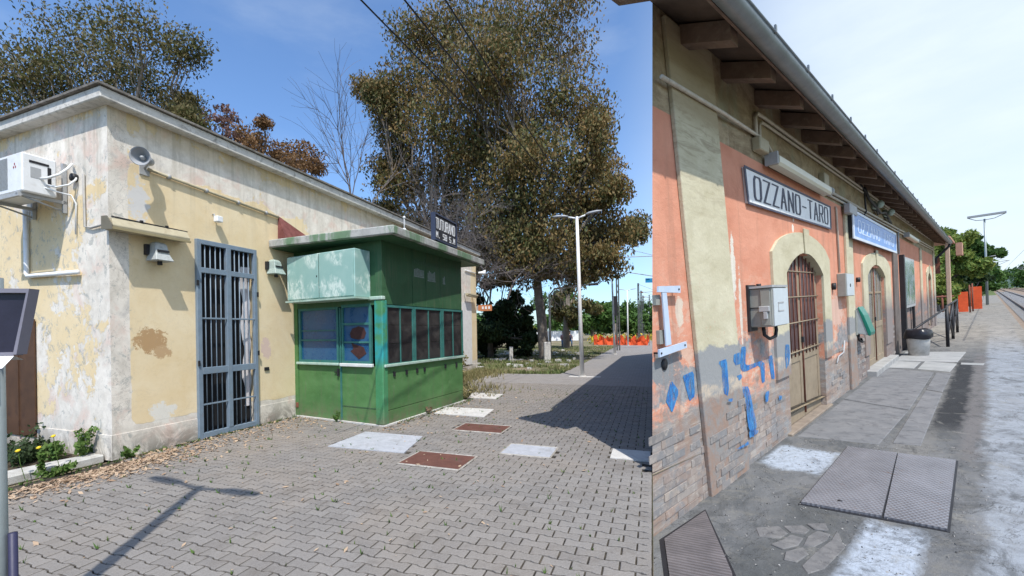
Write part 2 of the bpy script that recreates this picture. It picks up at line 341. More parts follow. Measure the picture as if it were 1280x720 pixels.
def mat_earth():
    m = NT('dry_earth_and_weeds', .95, .1); n = m.noise(.35, 8, .65, .6)
    col = m.mix(m.rng(m.noise(3, 8, .7), .35, .65), (.19, .145, .10), (.34, .28, .20)); col = m.mix(m.rng(n, .44, .58, 0, .7), col, (.09, .115, .04))
    m.color(col).bump(m.noise(8, 8, .7), .8, .08); return m.m
M_EARTH = mat_earth()
def mat_leaf(name, cols, trans=.25, rough=.6, pos_scale=.45):
    m = NT(name, rough, .25); g = m.n('ShaderNodeNewGeometry'); r = g.outputs['Random Per Island']; n = m.noise(pos_scale, 4, .6, vec=g.outputs['Position'])
    rp = m.n('ShaderNodeValToRGB'); m.put(rp.inputs[0], m.mth('ADD', m.mth('MULTIPLY', r, .55), m.rng(n, .3, .7, 0, .45)))
    e = rp.color_ramp.elements; e[0].color = (*cols[0], 1); e[1].color = (*cols[-1], 1)
    for i, c in enumerate(cols[1:-1]): q = e.new((i+1)/(len(cols)-1)); q.color = (*c, 1)
    m.color(rp.outputs[0]); tr = m.n('ShaderNodeBsdfTranslucent'); m.put(tr.inputs[0], rp.outputs[0]); mxs = m.n('ShaderNodeMixShader'); mxs.inputs[0].default_value = trans
    out = m.t.nodes['Material Output']; m.t.links.new(m.b.outputs[0], mxs.inputs[1]); m.t.links.new(tr.outputs[0], mxs.inputs[2]); m.t.links.new(mxs.outputs[0], out.inputs[0]); return m.m
M_EUC = mat_leaf('eucalyptus_foliage', [(.042, .056, .020), (.085, .10, .034), (.15, .12, .045), (.23, .145, .055), (.10, .12, .04)])
M_EUCG = mat_leaf('green_brown_foliage', [(.055, .07, .025), (.08, .09, .03), (.15, .12, .05), (.10, .09, .04)])
M_RUSTLEAF = mat_leaf('rusty_foliage', [(.10, .055, .03), (.17, .10, .045), (.24, .13, .06), (.13, .11, .05)])
M_DKGREEN = mat_leaf('dark_evergreen_foliage', [(.015, .03, .012), (.03, .055, .02), (.045, .075, .025)], .15)
M_MIDGREEN = mat_leaf('mid_green_foliage', [(.04, .09, .02), (.07, .14, .03), (.11, .19, .045)])
M_LIGHTGREEN = mat_leaf('sunny_green_foliage', [(.06, .12, .03), (.14, .22, .05), (.27, .30, .07), (.10, .18, .05)], .35)
M_WEED = mat_leaf('weed_foliage', [(.05, .10, .02), (.10, .18, .04), (.20, .24, .08)], .3, pos_scale=3)
M_DRYWEED = mat_leaf('dry_grass_blades', [(.12, .15, .05), (.26, .23, .11), (.38, .31, .17)], .3, pos_scale=1.2)
M_DRYLEAF = mat_leaf('fallen_dry_leaves', [(.20, .12, .075), (.34, .23, .15), (.48, .36, .25), (.26, .17, .11)], .1, pos_scale=2)
M_GRASS = mat_leaf('rough_grass_blades', [(.06, .11, .03), (.11, .17, .045), (.24, .24, .11), (.34, .28, .16)], .25, pos_scale=.5)
M_BARK = mat_concrete('pale_bark', (.13, .11, .095), (.25, .22, .19), (.06, .05, .045), .6, 3)
M_TWIG = paint('grey_twigs', (.15, .13, .125), .25, .9)
M_YELLOWF = paint('yellow_petals', (.75, .55, .03), .1, .6)
M_ORANGE = paint('orange_plastic_mesh', (.80, .11, .03), .15, .6, 3)
M_BLUE = paint('blue_enamel', (.02, .22, .42), .1, .4)

# ================================================================== GROUND OF THE LEFT STATION (frame A: x = s, y = -o)
M_TERR = M_EARTH
g = MB()
PTS = [(-60, -6.305), (S0, -6.305), (30, -21.2), (600, -320), (600, 600), (-60, 600)]
g.add([(a, b, -.035) for a, b in PTS], [tuple(range(len(PTS)))])
struct('ground', g, M_EARTH, MA)
p = MB()   # jointing bed below the blocks near the camera, then the sheet of distant block paving
p.add([(-9, -6.30, -.012), (S0, -6.30, -.012), (9, -10.1, -.012), (9, 0, -.012), (-9, 0, -.012)], [(0, 1, 2, 3, 4)])
pav = struct('pavement', p, M_JOINT, MA)
p = MB()
p.add([(9, -10.1, 0), (60, -36, 0), (60, -3.35, 0), (15.5, -3.38, 0), (11.9, -3.3, 0), (11.62, -2.0, 0), (11.7, 0, 0), (9, 0, 0)], [tuple(range(8))])
p.add([(-9, -6.302, -1.6), (S0, -6.302, -1.6), (S0, -6.302, 0), (-9, -6.302, 0)], [(0, 1, 2, 3)])
struct('distant_pavement', p, M_PAVFAR, MA)

# iron and concrete covers set in the paving: (name, label, polygon in (s,o), colour, frame?)
def mat_cover(name, a, b, scale, dirt=(.1, .08, .07)):
    m = NT(name, .7, .3); col = m.mix(m.rng(m.noise(7, 8, .7), .35, .65), a, b); col = m.mix(m.rng(m.noise(3, 7, .7, .5), .55, .68, 0, .5), col, dirt)
    c = m.n('ShaderNodeTexChecker'); m.put(c.inputs['Vector'], m.o); c.inputs['Scale'].default_value = scale
    m.color(col).bump(m.mth('ADD', c.outputs[1], m.noise(30, 5)), .5, .004); return m.m
M_CVR = mat_cover('rusty_brown_cover', (.105, .046, .035), (.155, .068, .050), 24)
M_CVG = mat_cover('galvanised_cover', (.34, .35, .37), (.44, .45, .48), 24, (.20, .19, .18))
M_RIM = mat_concrete('dirty_rim_cement', (.24, .22, .19), (.42, .39, .35), (.12, .10, .08), .8, 9)
COVERS = [
 ('grey galvanised hatch lid in the paving close to the kiosk door', [(1.40, 2.16), (2.30, 2.13), (2.30, 3.14), (1.44, 3.34)], M_CVG, 0, 'hatch'),
 ('rust brown hatch lid with a pale rim, nearest of the two brown ones', [(1.03, 3.50), (1.58, 3.50), (1.58, 4.29), (1.03, 4.29)], M_CVR, 1, 'hatch'),
 ('rust brown hatch lid with a pale rim, further of the two brown ones', [(2.81, 3.38), (3.34, 3.38), (3.34, 4.18), (2.81, 4.18)], M_CVR, 1, 'hatch'),
 ('pale grey hatch lid right of the nearest brown lid', [(1.80, 4.51), (2.29, 4.51), (2.29, 5.15), (1.80, 5.15)], M_CVG, 1, 'hatch'),
 ('pale concrete lid at the far right, beside the pink station wall', [(2.04, 5.83), (2.47, 5.83), (2.47, 6.28), (2.04, 6.28)], M_CONC, 0, 'hatch'),
 ('whitish concrete slab in the paving by the kiosk far corner', [(3.98, 2.44), (4.68, 2.38), (4.70, 3.40), (3.92, 3.49)], M_CONC, 0, 'slab'),
 ('small whitish concrete slab beyond the kiosk, near the weeds', [(5.97, 2.18), (6.75, 2.10), (6.70, 2.92), (5.95, 3.0)], M_CONC, 0, 'slab'),
 ('pale concrete slab at the foot of the nearest double headed lamp post', [(11.0, 3.75), (11.3, 3.75), (11.3, 4.75), (11.0, 4.75)], M_CONC, 0, 'slab')]
def in_poly(x, y, P, grow=.0):
    cx = sum(a for a, b in P)/len(P); cy = sum(b for a, b in P)/len(P); c = False
    P = [(cx+(a-cx)*(1+grow), cy+(b-cy)*(1+grow)) for a, b in P]
    for i in range(len(P)):
        (x1, y1), (x2, y2) = P[i], P[i-1]
        if (y1 > y) != (y2 > y) and x < (x2-x1)*(y-y1)/(y2-y1)+x1: c = not c
    return c
for lab, P, mt, rim, cat in COVERS:
    cx = sum(a for a, b in P)/4; cy = sum(b for a, b in P)/4; fr = .0
    t = Thing('hatch_cover' if cat == 'hatch' else 'concrete_slab', lab, cat, MA, (cx, -cy, 0))
    mb = MB().prism([(a, -b) for a, b in P], -.02, .009); t.part('lid', mb, mt)
    if rim:
        m2 = MB()
        for i in range(4):
            a, b = P[i], P[(i+1) % 4]
            m2.tube([(a[0], -a[1], .004), (b[0], -b[1], .004)], .013, 4)
        t.part('rim', m2, M_RIM)

# interlocking blocks: the nearest 300 are parts of the pavement, the rest one part
def bone(L=.2, Wd=.1, z0=-.012, z1=.0):
    w1, w2, gp = Wd*.5+.007, Wd*.5-.007, .0062
    prof = [(-L/2+gp, -w1+gp), (-L/4, -w1+gp+.002), (-.02, -w2+gp), (.02, -w2+gp), (L/4, -w1+gp+.002), (L/2-gp, -w1+gp)]
    prof = [(-L/2+gp, -w1+gp), (-L*.32, -w1+gp), (-L*.17, -w2+gp), (L*.17, -w2+gp), (L*.32, -w1+gp), (L/2-gp, -w1+gp)]
    return prof+[(a, -b) for a, b in prof[::-1]]
BP = bone(); nb = len(BP)
def block_verts(): return [(y, x, -.012) for x, y in BP]+[(y, x, -.003) for x, y in BP]+[(y*.90, x*.955, .0) for x, y in BP]
BV = np.array(block_verts()); BF = [(k, (k+1) % nb, nb+(k+1) % nb, nb+k) for k in range(nb)]+[(nb+k, nb+(k+1) % nb, 2*nb+(k+1) % nb, 2*nb+k) for k in range(nb)]+[tuple(range(2*nb, 3*nb))]
BF = [f[::-1] for f in BF]
spots = []
camA = MA.inverted() @ Vector((0, 0, CAM_H))
row = 0; s = -6.0
while s < 9.0:
    o = .1 if row % 2 else .2
    while o < 6.28+max(0, (s-S0-.5)*.40) and o < 9.5:
        if o < 6.3+max(0,(s-S0)*.53)-.0 and not (s < 0 and o < .32) and not any(in_poly(s, o, P, -.04) for _, P, *_ in COVERS) and not in_poly(s, o, [(3.0, -.1), (2.70, 2.2), (5.55, 2.42), (5.8, -.1)]):
            w = MA @ Vector((s, -o, 0))
            if w.y > .4:
                px = 600+545*w.x/w.y; py = 414+545*1.55/w.y
                if -40 < px < 840 and py < 760: spots.append((545/w.y*545*1.55/w.y**2, s, o))
        o += .2
    if row % 2 and s < S0: spots.append((1e9 if s > -1.6 else 1.0, s, 6.25))
    s += .1; row += 1
spots.sort(reverse=True)
bm_ = bpy.data.meshes.new('paving_block'); bm_.from_pydata([tuple(v) for v in BV], [], BF); bm_.materials.append(M_PAVER); bm_.update()
spots = [p_ for p_ in spots if not (abs(p_[2]-6.25) > 1e-6 and p_[2]+.1 > 6.305 and p_[1] < S0)]
for i, (_, s, o) in enumerate(spots[:290]): 
    c = instance(bm_, 'paving_block', pav, s, -o, RNG.normal(0, .0012), RNG.normal(0, .012)); c.rotation_euler[0] = RNG.normal(0, .008); c.rotation_euler[1] = RNG.normal(0, .008); c.scale = (1, .48 if abs(o-6.25) < 1e-6 else 1, 1)
rest = spots[290:]; V = []; F = []
ang = RNG.normal(0, .010, len(rest)); dz = RNG.normal(0, .0012, len(rest)); tl = RNG.normal(0, .010, (len(rest), 2))
for i, (_, s, o) in enumerate(rest):
    ca, sa = math.cos(ang[i]), math.sin(ang[i]); v = BV.copy(); v[:, 1] *= .48 if abs(o-6.25) < 1e-6 else 1; x = v[:, 0]*ca-v[:, 1]*sa+s; y = v[:, 0]*sa+v[:, 1]*ca-o
    V.append(np.stack([x, y, v[:, 2]+dz[i]+tl[i, 0]*v[:, 0]+tl[i, 1]*v[:, 1]], 1)); k = i*3*nb; F += [tuple(j+k for j in f) for f in BF]
me = bpy.data.meshes.new('paving_blocks'); me.from_pydata(np.concatenate(V).tolist(), [], F); me.materials.append(M_PAVER); me.update()
o_ = bpy.data.objects.new('paving_blocks', me); COL.objects.link(o_); o_.parent = pav; o_['kind'] = 'stuff'
# kerb strip and plant bed left of the corner
kb = MB(); kb.prism([(-3.2, .14), (-.02, .12), (-.02, .32), (-.4, .40), (-3.2, .62)], -.03, .075); single('kerb', kb, M_KERB, 'whitish worn concrete kerb running left from the building corner', 'kerb', MA, bev=.015)
bd = MB(); bd.add([(-4, .4, .02), (-.001, .3, .02), (-.001, 9, .02), (-4, 9, .02)], [(0, 1, 2, 3)]); struct('plant_bed', bd, mat_concrete('dark_soil', (.05, .04, .03), (.10, .08, .055), (.03, .04, .02), .6, 6), MA)

# ================================================================== LEFT STATION BUILDING
def wall_grid(mb, x0, x1, z0, z1, holes, y=0., depth=.25):
    """facade at y facing -y with rectangular openings (x0,x1,z0,z1) and their reveals"""
    xs = sorted({x0, x1, *[h[0] for h in holes], *[h[1] for h in holes]}); zs = sorted({z0, z1, *[h[2] for h in holes], *[h[3] for h in holes]})
    for a, b in zip(xs[:-1], xs[1:]):
        for c, d in zip(zs[:-1], zs[1:]):
            mx_, mz = (a+b)/2, (c+d)/2
            if any(h[0] < mx_ < h[1] and h[2] < mz < h[3] for h in holes): continue
            mb.add([(a, y, c), (b, y, c), (b, y, d), (a, y, d)], [(0, 1, 2, 3)])
    for a, b, c, d in holes:
        e = y+depth
        mb.add([(a, y, c), (a, e, c), (a, e, d), (a, y, d)], [(0, 1, 2, 3)]); mb.add([(b, y, c), (b, e, c), (b, e, d), (b, y, d)], [(3, 2, 1, 0)])
        mb.add([(a, y, d), (b, y, d), (b, e, d), (a, e, d)], [(3, 2, 1, 0)]); mb.add([(a, y, c), (b, y, c), (b, e, c), (a, e, c)], [(0, 1, 2, 3)])
LB = Thing('station_building', 'pale yellow flat roofed station building with peeling plaster beside the green kiosk', 'building', MA)
w = MB(); LA = 12.3; DA = 9.0
wall_grid(w, 0, LA, 0, 4.5, [(1.13, 2.14, 0, 2.98)], 0, .11)
w.add([(0, 0, 0), (0, 0, 4.5), (0, DA, 4.5), (0, DA, 0)], [(0, 1, 2, 3)]); w.add([(LA, 0, 0), (LA, DA, 0), (LA, DA, 4.5), (LA, 0, 4.5)], [(0, 1, 2, 3)])
w.add([(0, DA, 0), (LA, DA, 0), (LA, DA, 4.5), (0, DA, 4.5)], [(3, 2, 1, 0)])
LB.part('wall', w, M_PLASTER)
pl = MB()   # plinth a little proud of the wall
for a, b in ((-.012, 1.115), (2.155, 3.0), (5.9, 12.31)): pl.box(a, b, -.008, -.001, 0, .32)
pl.box(-.014, -.001, -.012, DA, 0, .32); LB.part('plinth', pl, M_PLASTER, bev=.004)
rf = MB(); rf.box(-.15, LA+.12, -.15, DA+.1, 4.47, 4.61); LB.part('roof_slab', rf, M_FASCIA, bev=.012)
rf = MB(); rf.box(-.19, LA+.16, -.19, DA+.14, 4.612, 4.64)
LB.part('roof_edging', rf, mat_concrete('dark_roof_edging', (.10, .09, .08), (.24, .22, .20), (.35, .34, .3), .5, 9))
ps = MB(); ps.box(10.86, 11.75, -.025, 0, .321, 2.6); LB.part('pilaster', ps, paint('whitewash', (.70, .69, .67), .08, .9, dirt=(.45, .42, .38), dirt_amt=.4))
fl = MB(); fl.add([(2.66, -.005, 3.24), (3.95, -.005, 3.24), (3.95, -.005, 3.30), (2.67, -.005, 3.72), (2.66, -.22, 3.24), (3.95, -.12, 3.24)], [(0, 1, 2, 3), (4, 5, 2, 3), (4, 3, 0), (5, 1, 2)]); LB.part('red_flashing', fl, M_REDSHEET)
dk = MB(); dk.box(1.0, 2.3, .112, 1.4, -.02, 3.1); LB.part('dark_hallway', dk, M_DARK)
wp = MB(); wp.box(1.655, 2.6, -.012, -.001, .2, 1.82)
# brown panel standing in for a shadow-coloured patch on the side wall
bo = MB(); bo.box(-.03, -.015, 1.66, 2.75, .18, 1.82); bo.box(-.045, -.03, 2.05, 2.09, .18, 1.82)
single('brown_wall_panel', bo, paint('shadow_brown_panel', (.085, .042, .022), .25, .7, 3, dirt=(.04, .02, .015), dirt_amt=.6), 'dark brown panel standing in for a shadowy patch on the side wall behind the grey hood', 'board', MA, (0, 1.7, .18))

# barred gate
gt = Thing('barred_door', None, None, MA, (1.13, -.0, 0)); gt.o.parent = LB.o; gt.o.matrix_parent_inverse = Matrix.Identity(4); gt.o.matrix_basis = Matrix.Translation((1.13, 0, 0))
f = MB(); y0, y1 = -.05, .01
for a, b, c, d in ((1.10, 1.17, 0, 3.0), (2.10, 2.16, 0, 3.0), (1.17, 2.10, 2.93, 3.0), (1.17, 2.10, .01, .09)): f.box(a, b, y0, y1, c, d)
f.box(1.585, 1.665, y0-.004, y1, .09, 2.93)
for a, b in ((1.17, 1.585), (1.665, 2.10)):
    f.box(a, b, y0, y1, 2.50, 2.58); f.box(a, b, y0, y1, .97, 1.07); f.box(a, b, -.045, -.03, 1.80, 1.825); f.box(a, b, -.045, -.03, .50, .525)
gt.part('frame', f, M_GATE, bev=.004)
for x in (1.245, 1.33, 1.415, 1.50, 1.75, 1.835, 1.92, 2.01):
    gt.part('bar', MB().tube([(x, -.02, .09), (x, -.02, 2.93)], .0085, 6), M_GATE)
for hx, hz in ((1.09, 1.10), (1.09, 2.30), (2.145, 2.2), (2.145, 1.2)): gt.part('hinge', MB().box(hx, hx+.025, -.07, -.05, hz, hz+.08), M_BLACK)
cl = MB(); n = 24; vs = []
for i in range(n+1):
    z = .35+2.35*i/n; xo = .10*math.sin(i*.8)+.03*math.sin(i*2.1); vs += [(1.95+.05*(1-i/n)+xo*.3, .10, z), (2.11, .08+.015*math.sin(i), z)]
cl.add(vs, [(2*i, 2*i+1, 2*i+3, 2*i+2) for i in range(n)], True); single('plastic_sheet', cl, paint('white_plastic', (.62, .60, .62), .15, .5), 'crumpled white plastic sheet hanging behind the barred door', 'sheet', MA, (1.95, .1, .35))

def fixture(name, label, cat, M, x0, x1, y, z, r, shade, tube_, tilt=0., mount=True, group=None):
    t = Thing(name, label, cat, M, ((x0+x1)/2, y, z), group)
    prof = [(-r*1.0, .35*r), (-.9*r, r*.95), (r*.9, r*.95), (r*1.0, .35*r), (.75*r, -.1*r), (-.75*r, -.1*r)]
    m1 = MB().prism([(a+y, b+z) for a, b in prof], x0, x1, 'x'); t.part('housing', m1, shade, bev=.004)
    m2 = MB().tube([(x0+.03, y, z-.05*r), (x1-.03, y, z-.05*r)], r*.72, 10); t.part('diffuser', m2, tube_)
    m3 = MB()
    for x in (x0+.12*(x1-x0), x1-.12*(x1-x0)): m3.box(x-.02, x+.02, y-.01, 0, z+r*.5, z+r*1.15)
    t.part('bracket', m3, M_GREY); return t
M_DIFF = paint('yellowed_diffuser', (.60, .52, .36), .08, .35)
t = Thing('long_wall_lamp', 'long yellowed fluorescent wall lamp left of the barred door', 'lamp', MA, (.4, -.2, 2.95))
a = MB(); a.add([(-.08, -.22, 2.87), (.88, -.22, 2.885), (.90, -.02, 2.90), (-.05, -.02, 2.885), (-.08, -.23, 2.925), (.88, -.23, 2.94), (.90, -.13, 3.05), (-.03, -.13, 3.035), (-.03, -.02, 3.05), (.90, -.02, 3.065)], [(0, 3, 2, 1), (0, 1, 5, 4), (4, 5, 6, 7), (7, 6, 9, 8), (1, 2, 9, 6, 5), (3, 0, 4, 7, 8)])
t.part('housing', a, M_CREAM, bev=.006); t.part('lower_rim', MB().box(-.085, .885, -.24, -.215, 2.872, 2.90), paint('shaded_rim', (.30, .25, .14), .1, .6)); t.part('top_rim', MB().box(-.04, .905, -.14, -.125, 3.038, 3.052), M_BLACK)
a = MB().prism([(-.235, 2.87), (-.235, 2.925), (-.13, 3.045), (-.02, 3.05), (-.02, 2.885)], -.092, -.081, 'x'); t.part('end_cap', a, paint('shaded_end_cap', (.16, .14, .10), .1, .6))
for x in (.30, .62): t.part('strap', MB().box(x-.015, x+.015, -.15, -.12, 3.045, 3.07), M_BLACK)
def bell_lamp(x, z, label, mt):
    t = Thing('bell_wall_lamp', label, 'lamp', MA, (x, -.12, z), 'bell shaped wall lamps')
    def sec(w, d, zz): return [(x-w, -.02-d, zz), (x+w, -.02-d, zz), (x+w, -.02, zz), (x-w, -.02, zz)]
    b = MB(); vs = sec(.12, .22, z-.10)+sec(.09, .17, z+.0)+sec(.075, .14, z+.13)+sec(.05, .10, z+.16)
    b.add(vs, [(0, 3, 2, 1)]+[(4*k+i, 4*k+(i+1) % 4, 4*k+4+(i+1) % 4, 4*k+4+i) for k in range(3) for i in range(4)]+[(12, 13, 14, 15)])
    t.part('hood', b, mt, bev=.008); t.part('band', MB().box(x-.075, x+.075, -.205, -.19, z+.02, z+.045), M_BLACK)
    t.part('bulb_holder', MB().tube([(x, -.12, z-.09), (x, -.12, z-.15)], .03, 8), M_BLACK); t.part('wall_plate', MB().box(x-.13, x-.09, -.06, 0, z-.02, z+.12), M_BLACK)
bell_lamp(.53, 2.67, 'grey bell shaped lamp on the wall left of the barred door', paint('grey_enamel', (.40, .42, .41), .12, .5, 14, dirt=(.1, .1, .1), dirt_amt=.5))
bell_lamp(2.50, 2.72, 'greenish bell shaped lamp on the wall between barred door and kiosk', M_BELL)
# horn loudspeaker
t = Thing('horn_loudspeaker', 'round grey horn loudspeaker high on the wall near the corner', 'loudspeaker', MA, (.22, -.2, 3.85))
D = Vector((-.75, -.6, -.12)).normalized(); c0 = Vector((.36, -.16, 3.88))
t.part('horn', MB().lathe([(.03, -.02), (.04, .06), (.07, .13), (.11, .19), (.118, .20), (.104, .185), (.05, .10), (.0, .09)], 24, c0, D), paint('grey_horn', (.30, .31, .33), .1, .5))
t.part('driver', MB().lathe([(0, -.10), (.055, -.10), (.06, -.02), (.045, .02), (0, .02)], 16, c0, D), M_GREY)
t.part('centre_cone', MB().lathe([(0, .155), (.022, .15), (.035, .10), (.03, .06)], 14, c0, D), M_GREY)
t.part('bracket', MB().tube([c0, c0+Vector((.05, .05, -.03)), (.42, 0, 3.80)], .014, 6).box(.36, .48, -.02, -.001, 3.72, 3.86), M_GREY)
# conduits
def conduit(name, label, pts, r, mt, M=MA, group=None, n=8, clips=0, cat='conduit'):
    t = Thing(name, label, cat, M, pts[0], group); t.part('pipe', MB().tube(pts, r, n), mt)
    for k in range(clips):
        a = Vector(pts[0]).lerp(Vector(pts[-1]), (k+.5)/clips); t.part('clip', MB().tube([a-(Vector(pts[-1])-Vector(pts[0])).normalized()*.02, a+(Vector(pts[-1])-Vector(pts[0])).normalized()*.02], r*1.5, 6), M_GREY)
    return t
conduit('conduit', 'pale conduit running along the wall above the barred door', [(.45, -.03, 3.81), (2.66, -.03, 3.68)], .022, M_CREAM, clips=4)
conduit('conduit', 'thin grey conduit dropping down the side wall beside the corner', [(-.02, .47, 3.66), (-.02, .46, 2.98), (-.025, .32, 2.95), (-.025, .0, 2.97), (-.02, -.05, 2.93)], .014, paint('grey_conduit', (.30, .29, .27), .2, .6))
conduit('drain_pipe', 'white drain pipe under the air conditioner ending in a level run', [(-.04, 1.80, 3.35), (-.04, 1.80, 2.46), (-.04, 1.76, 2.42), (-.05, .57, 2.40)], .03, M_WHITE, cat='pipe')
t = Thing('wall_camera', 'small white floodlight above the barred door', 'lamp', MA, (1.42, -.06, 3.36)); t.part('head', MB().box(1.38, 1.48, -.13, -.04, 3.31, 3.40), M_WHITE, bev=.008); t.part('arm', MB().tube([(1.40, 0, 3.43), (1.39, -.05, 3.43), (1.39, -.05, 3.33)], .01, 6), M_GREY)
single('wall_socket', MB().box(2.32, 2.41, -.02, 0, .92, .98), M_BLACK, 'small black socket low on the wall right of the barred door', 'socket', MA, (2.36, 0, .95))
# air conditioner
t = Thing('air_conditioner', 'white boxy air conditioner on brackets high on the side wall', 'air conditioner', MA, (-.3, 1.2, 3.4))
t.part('casing', MB().box(-.48, -.14, .80, 1.72, 3.36, 3.84), M_WHITE, bev=.015)
gm = MB()
for k in range(26): gm.box(-.486, -.482, 1.12, 1.66, 3.42+k*.015, 3.426+k*.015)
t.part('grille', gm, M_GREY)
lg = MB()
for dy, dz in ((0, .026), (-.022, -.012), (.022, -.012)): lg.add([(-.4835, .955+dy, 3.68+dz-.02), (-.4835, .955+dy+.012, 3.68+dz), (-.4835, .955+dy, 3.68+dz+.02), (-.4835, .955+dy-.012, 3.68+dz)], [(0, 1, 2, 3), (3, 2, 1, 0)])
t.part('logo', lg, M_RED); t.part('side_label', MB().box(-.40, -.30, .797, .80, 3.55, 3.68), M_GREY).location.z += 0
t.part('side_vent', MB().box(-.41, -.22, .796, .80, 3.73, 3.76).box(-.235, -.2, .796, .80, 3.5, 3.72), M_BLACK)
br = MB(); 
for y in (.86, 1.6): br.box(-.50, -.01, y, y+.04, 3.315, 3.355); br.box(-.05, -.01, y, y+.04, 3.2, 3.85); br.tube([(-.46, y+.02, 3.32), (-.03, y+.02, 3.22)], .012, 5)
br.box(-.50, -.47, .84, 1.7, 3.30, 3.34); t.part('bracket', br, M_GREY)
ho = MB()
ho.tube([(-.30, .80, 3.56), (-.28, .70, 3.56), (-.20, .62, 3.62), (-.12, .60, 3.72), (-.06, .64, 3.80), (-.02, .72, 3.82)], .016, 8)
ho.tube([(-.24, .80, 3.50), (-.2, .70, 3.47), (-.10, .62, 3.52), (-.04, .60, 3.60), (-.01, .64, 3.66)], .012, 8); ho.tube([(-.26, .80, 3.46), (-.18, .72, 3.42), (-.06, .66, 3.40), (-.02, .64, 3.30), (-.02, .66, 2.9)], .01, 6)
t.part('hose', ho, M_WHITE); t.part('wall_sleeve', MB().tube([(0, .66, 3.64), (-.06, .66, 3.64)], .05, 10), M_BLACK)
# far end fittings
fixture('small_wall_lamp', 'small cream wall lamp near the far end of the yellow building', 'lamp', MA, 11.0, 11.95, -.16, 2.86, .07, M_CREAM, M_DIFF)
t = Thing('horn_loudspeaker', 'white horn loudspeaker under the roof at the far end of the yellow building', 'loudspeaker', MA, (12.2, -.2, 3.8)); c0 = Vector((12.25, -.12, 3.80)); D = Vector((.4, -.9, 0)).normalized()
t.part('horn', MB().lathe([(.04, 0), (.06, .14), (.12, .28), (.10, .27), (0, .1)], 16, c0, D), M_WHITE); t.part('bracket', MB().tube([(11.2, -.03, 3.78), (12.2, -.03, 3.78)], .02, 6), M_WHITE)
t = Thing('rusty_sign', 'rust orange sign board sticking out past the far corner of the yellow building', 'sign', MA, (12.35, -.3, 2.45)); t.part('board', MB().box(12.33, 12.36, -.62, -.06, 2.33, 2.56), paint('orange_rust', (.50, .19, .08), .2, .8, 10, dirt=(.3, .12, .06), dirt_amt=.5)); t.part('bracket', MB().box(12.30, 12.36, -.06, .0, 2.35, 2.52), M_GREY)
t.part('mark', MB().box(12.32, 12.33, -.55, -.48, 2.40, 2.5).box(12.32, 12.33, -.42, -.35, 2.40, 2.5).box(12.32, 12.33, -.29, -.22, 2.40, 2.5), M_WHITE)

# ================================================================== KIOSK
P0 = Vector((3.04, 0)); P1 = Vector((2.74, -2.17)); P2 = Vector((5.50, -2.385)); P3 = Vector((5.78, 0))
def sub(o, a, b):          # frame inside frame A for the face running from a to b, outside on the right hand
    x = (b-a).normalized(); return MA @ Matrix(((x[0], -x[1], 0, a[0]), (x[1], x[0], 0, a[1]), (0, 0, 1, 0), (0, 0, 0, 1)))
KL = sub(None, P0, P1); KR = sub(None, P1, P2); KB = sub(None, P2, P3)      # x along face, y inward
LL = (P1-P0).length; LR = (P2-P1).length; LBk = (P3-P2).length
KI = Thing('newspaper_kiosk', 'green metal kiosk with blue windows against the yellow wall under a concrete slab', 'kiosk', MA, (4.2, -1.2, 0))
KI.o['label'] = 'green panelled kiosk with blue and dark windows built against the yellow wall'
def kpart(name, mb, mt, M, parent=None, bev=0., label=None):
    ob = mb.build(name, mt, None, bev=bev)
    par = parent or KI.o; ob.parent = par; ob.matrix_parent_inverse = Matrix.Identity(4)
    W0 = KI_W if parent is None else par_w[par.name]
    ob.matrix_basis = W0.inverted() @ M; par_w[ob.name] = M
    if label: ob['label'] = label
    return ob
KI_W = KI.o.matrix_world.copy() if False else MA @ Matrix.Translation((4.2, -1.2, 0)); par_w = {}
# left face: x from 0 (wall) to LL (outer corner)
u = lambda t: LL-t         # measured from the outer corner
kpart('lower_panel', MB().box(u(2.10), u(.99), 0, .03, .02, .985), M_GREEN, KL, bev=.004)
kpart('lower_panel', MB().box(u(.96), u(.16), .002, .03, .02, .985), M_GREEN, KL, bev=.004)
kpart('strip', MB().box(u(.99), u(.96), -.012, .02, .02, 2.0), M_TEALF, KL)
kpart('skirt_seam', MB().box(u(.95), u(.17), -.004, .002, .27, .285), M_GREEND, KL)
kpart('corner_board', MB().box(0, u(2.10), -.015, .03, .02, 2.14), M_GREEN, KL)
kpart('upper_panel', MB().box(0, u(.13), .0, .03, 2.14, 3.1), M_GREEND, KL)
wf = kpart('window_frame', MB().box(u(2.06), u(1.02), -.02, .02, 1.03, 1.075).box(u(2.06), u(1.02), -.02, .02, 1.98, 2.02).box(u(2.06), u(2.01), -.02, .02, 1.075, 1.98).box(u(1.06), u(1.02), -.02, .02, 1.075, 1.98).box(u(2.01), u(1.06), -.012, .015, 1.42, 1.45).box(u(2.01), u(1.06), -.006, .015, 1.60, 1.62), M_TEALF, KL)
for a, b in ((1.075, 1.42), (1.45, 1.60), (1.62, 1.98)): kpart('pane', MB().box(u(2.01), u(1.06), .012, .018, a, b), M_BLUEPANE, KL, wf)
wf = kpart('window_frame', MB().box(u(.93), u(.24), -.02, .02, 1.03, 1.07).box(u(.93), u(.24), -.02, .02, 2.0, 2.05).box(u(.93), u(.90), -.02, .02, 1.07, 2.0).box(u(.29), u(.24), -.02, .02, 1.07, 2.0).box(u(.90), u(.29), -.012, .015, 1.38, 1.41).box(u(.90), u(.29), -.012, .015, 1.69, 1.73), M_TEALF, KL)
for a, b in ((1.07, 1.38), (1.41, 1.69), (1.73, 2.0)): kpart('pane', MB().box(u(.90), u(.29), .012, .018, a, b), M_BLUEPANE, KL, wf)
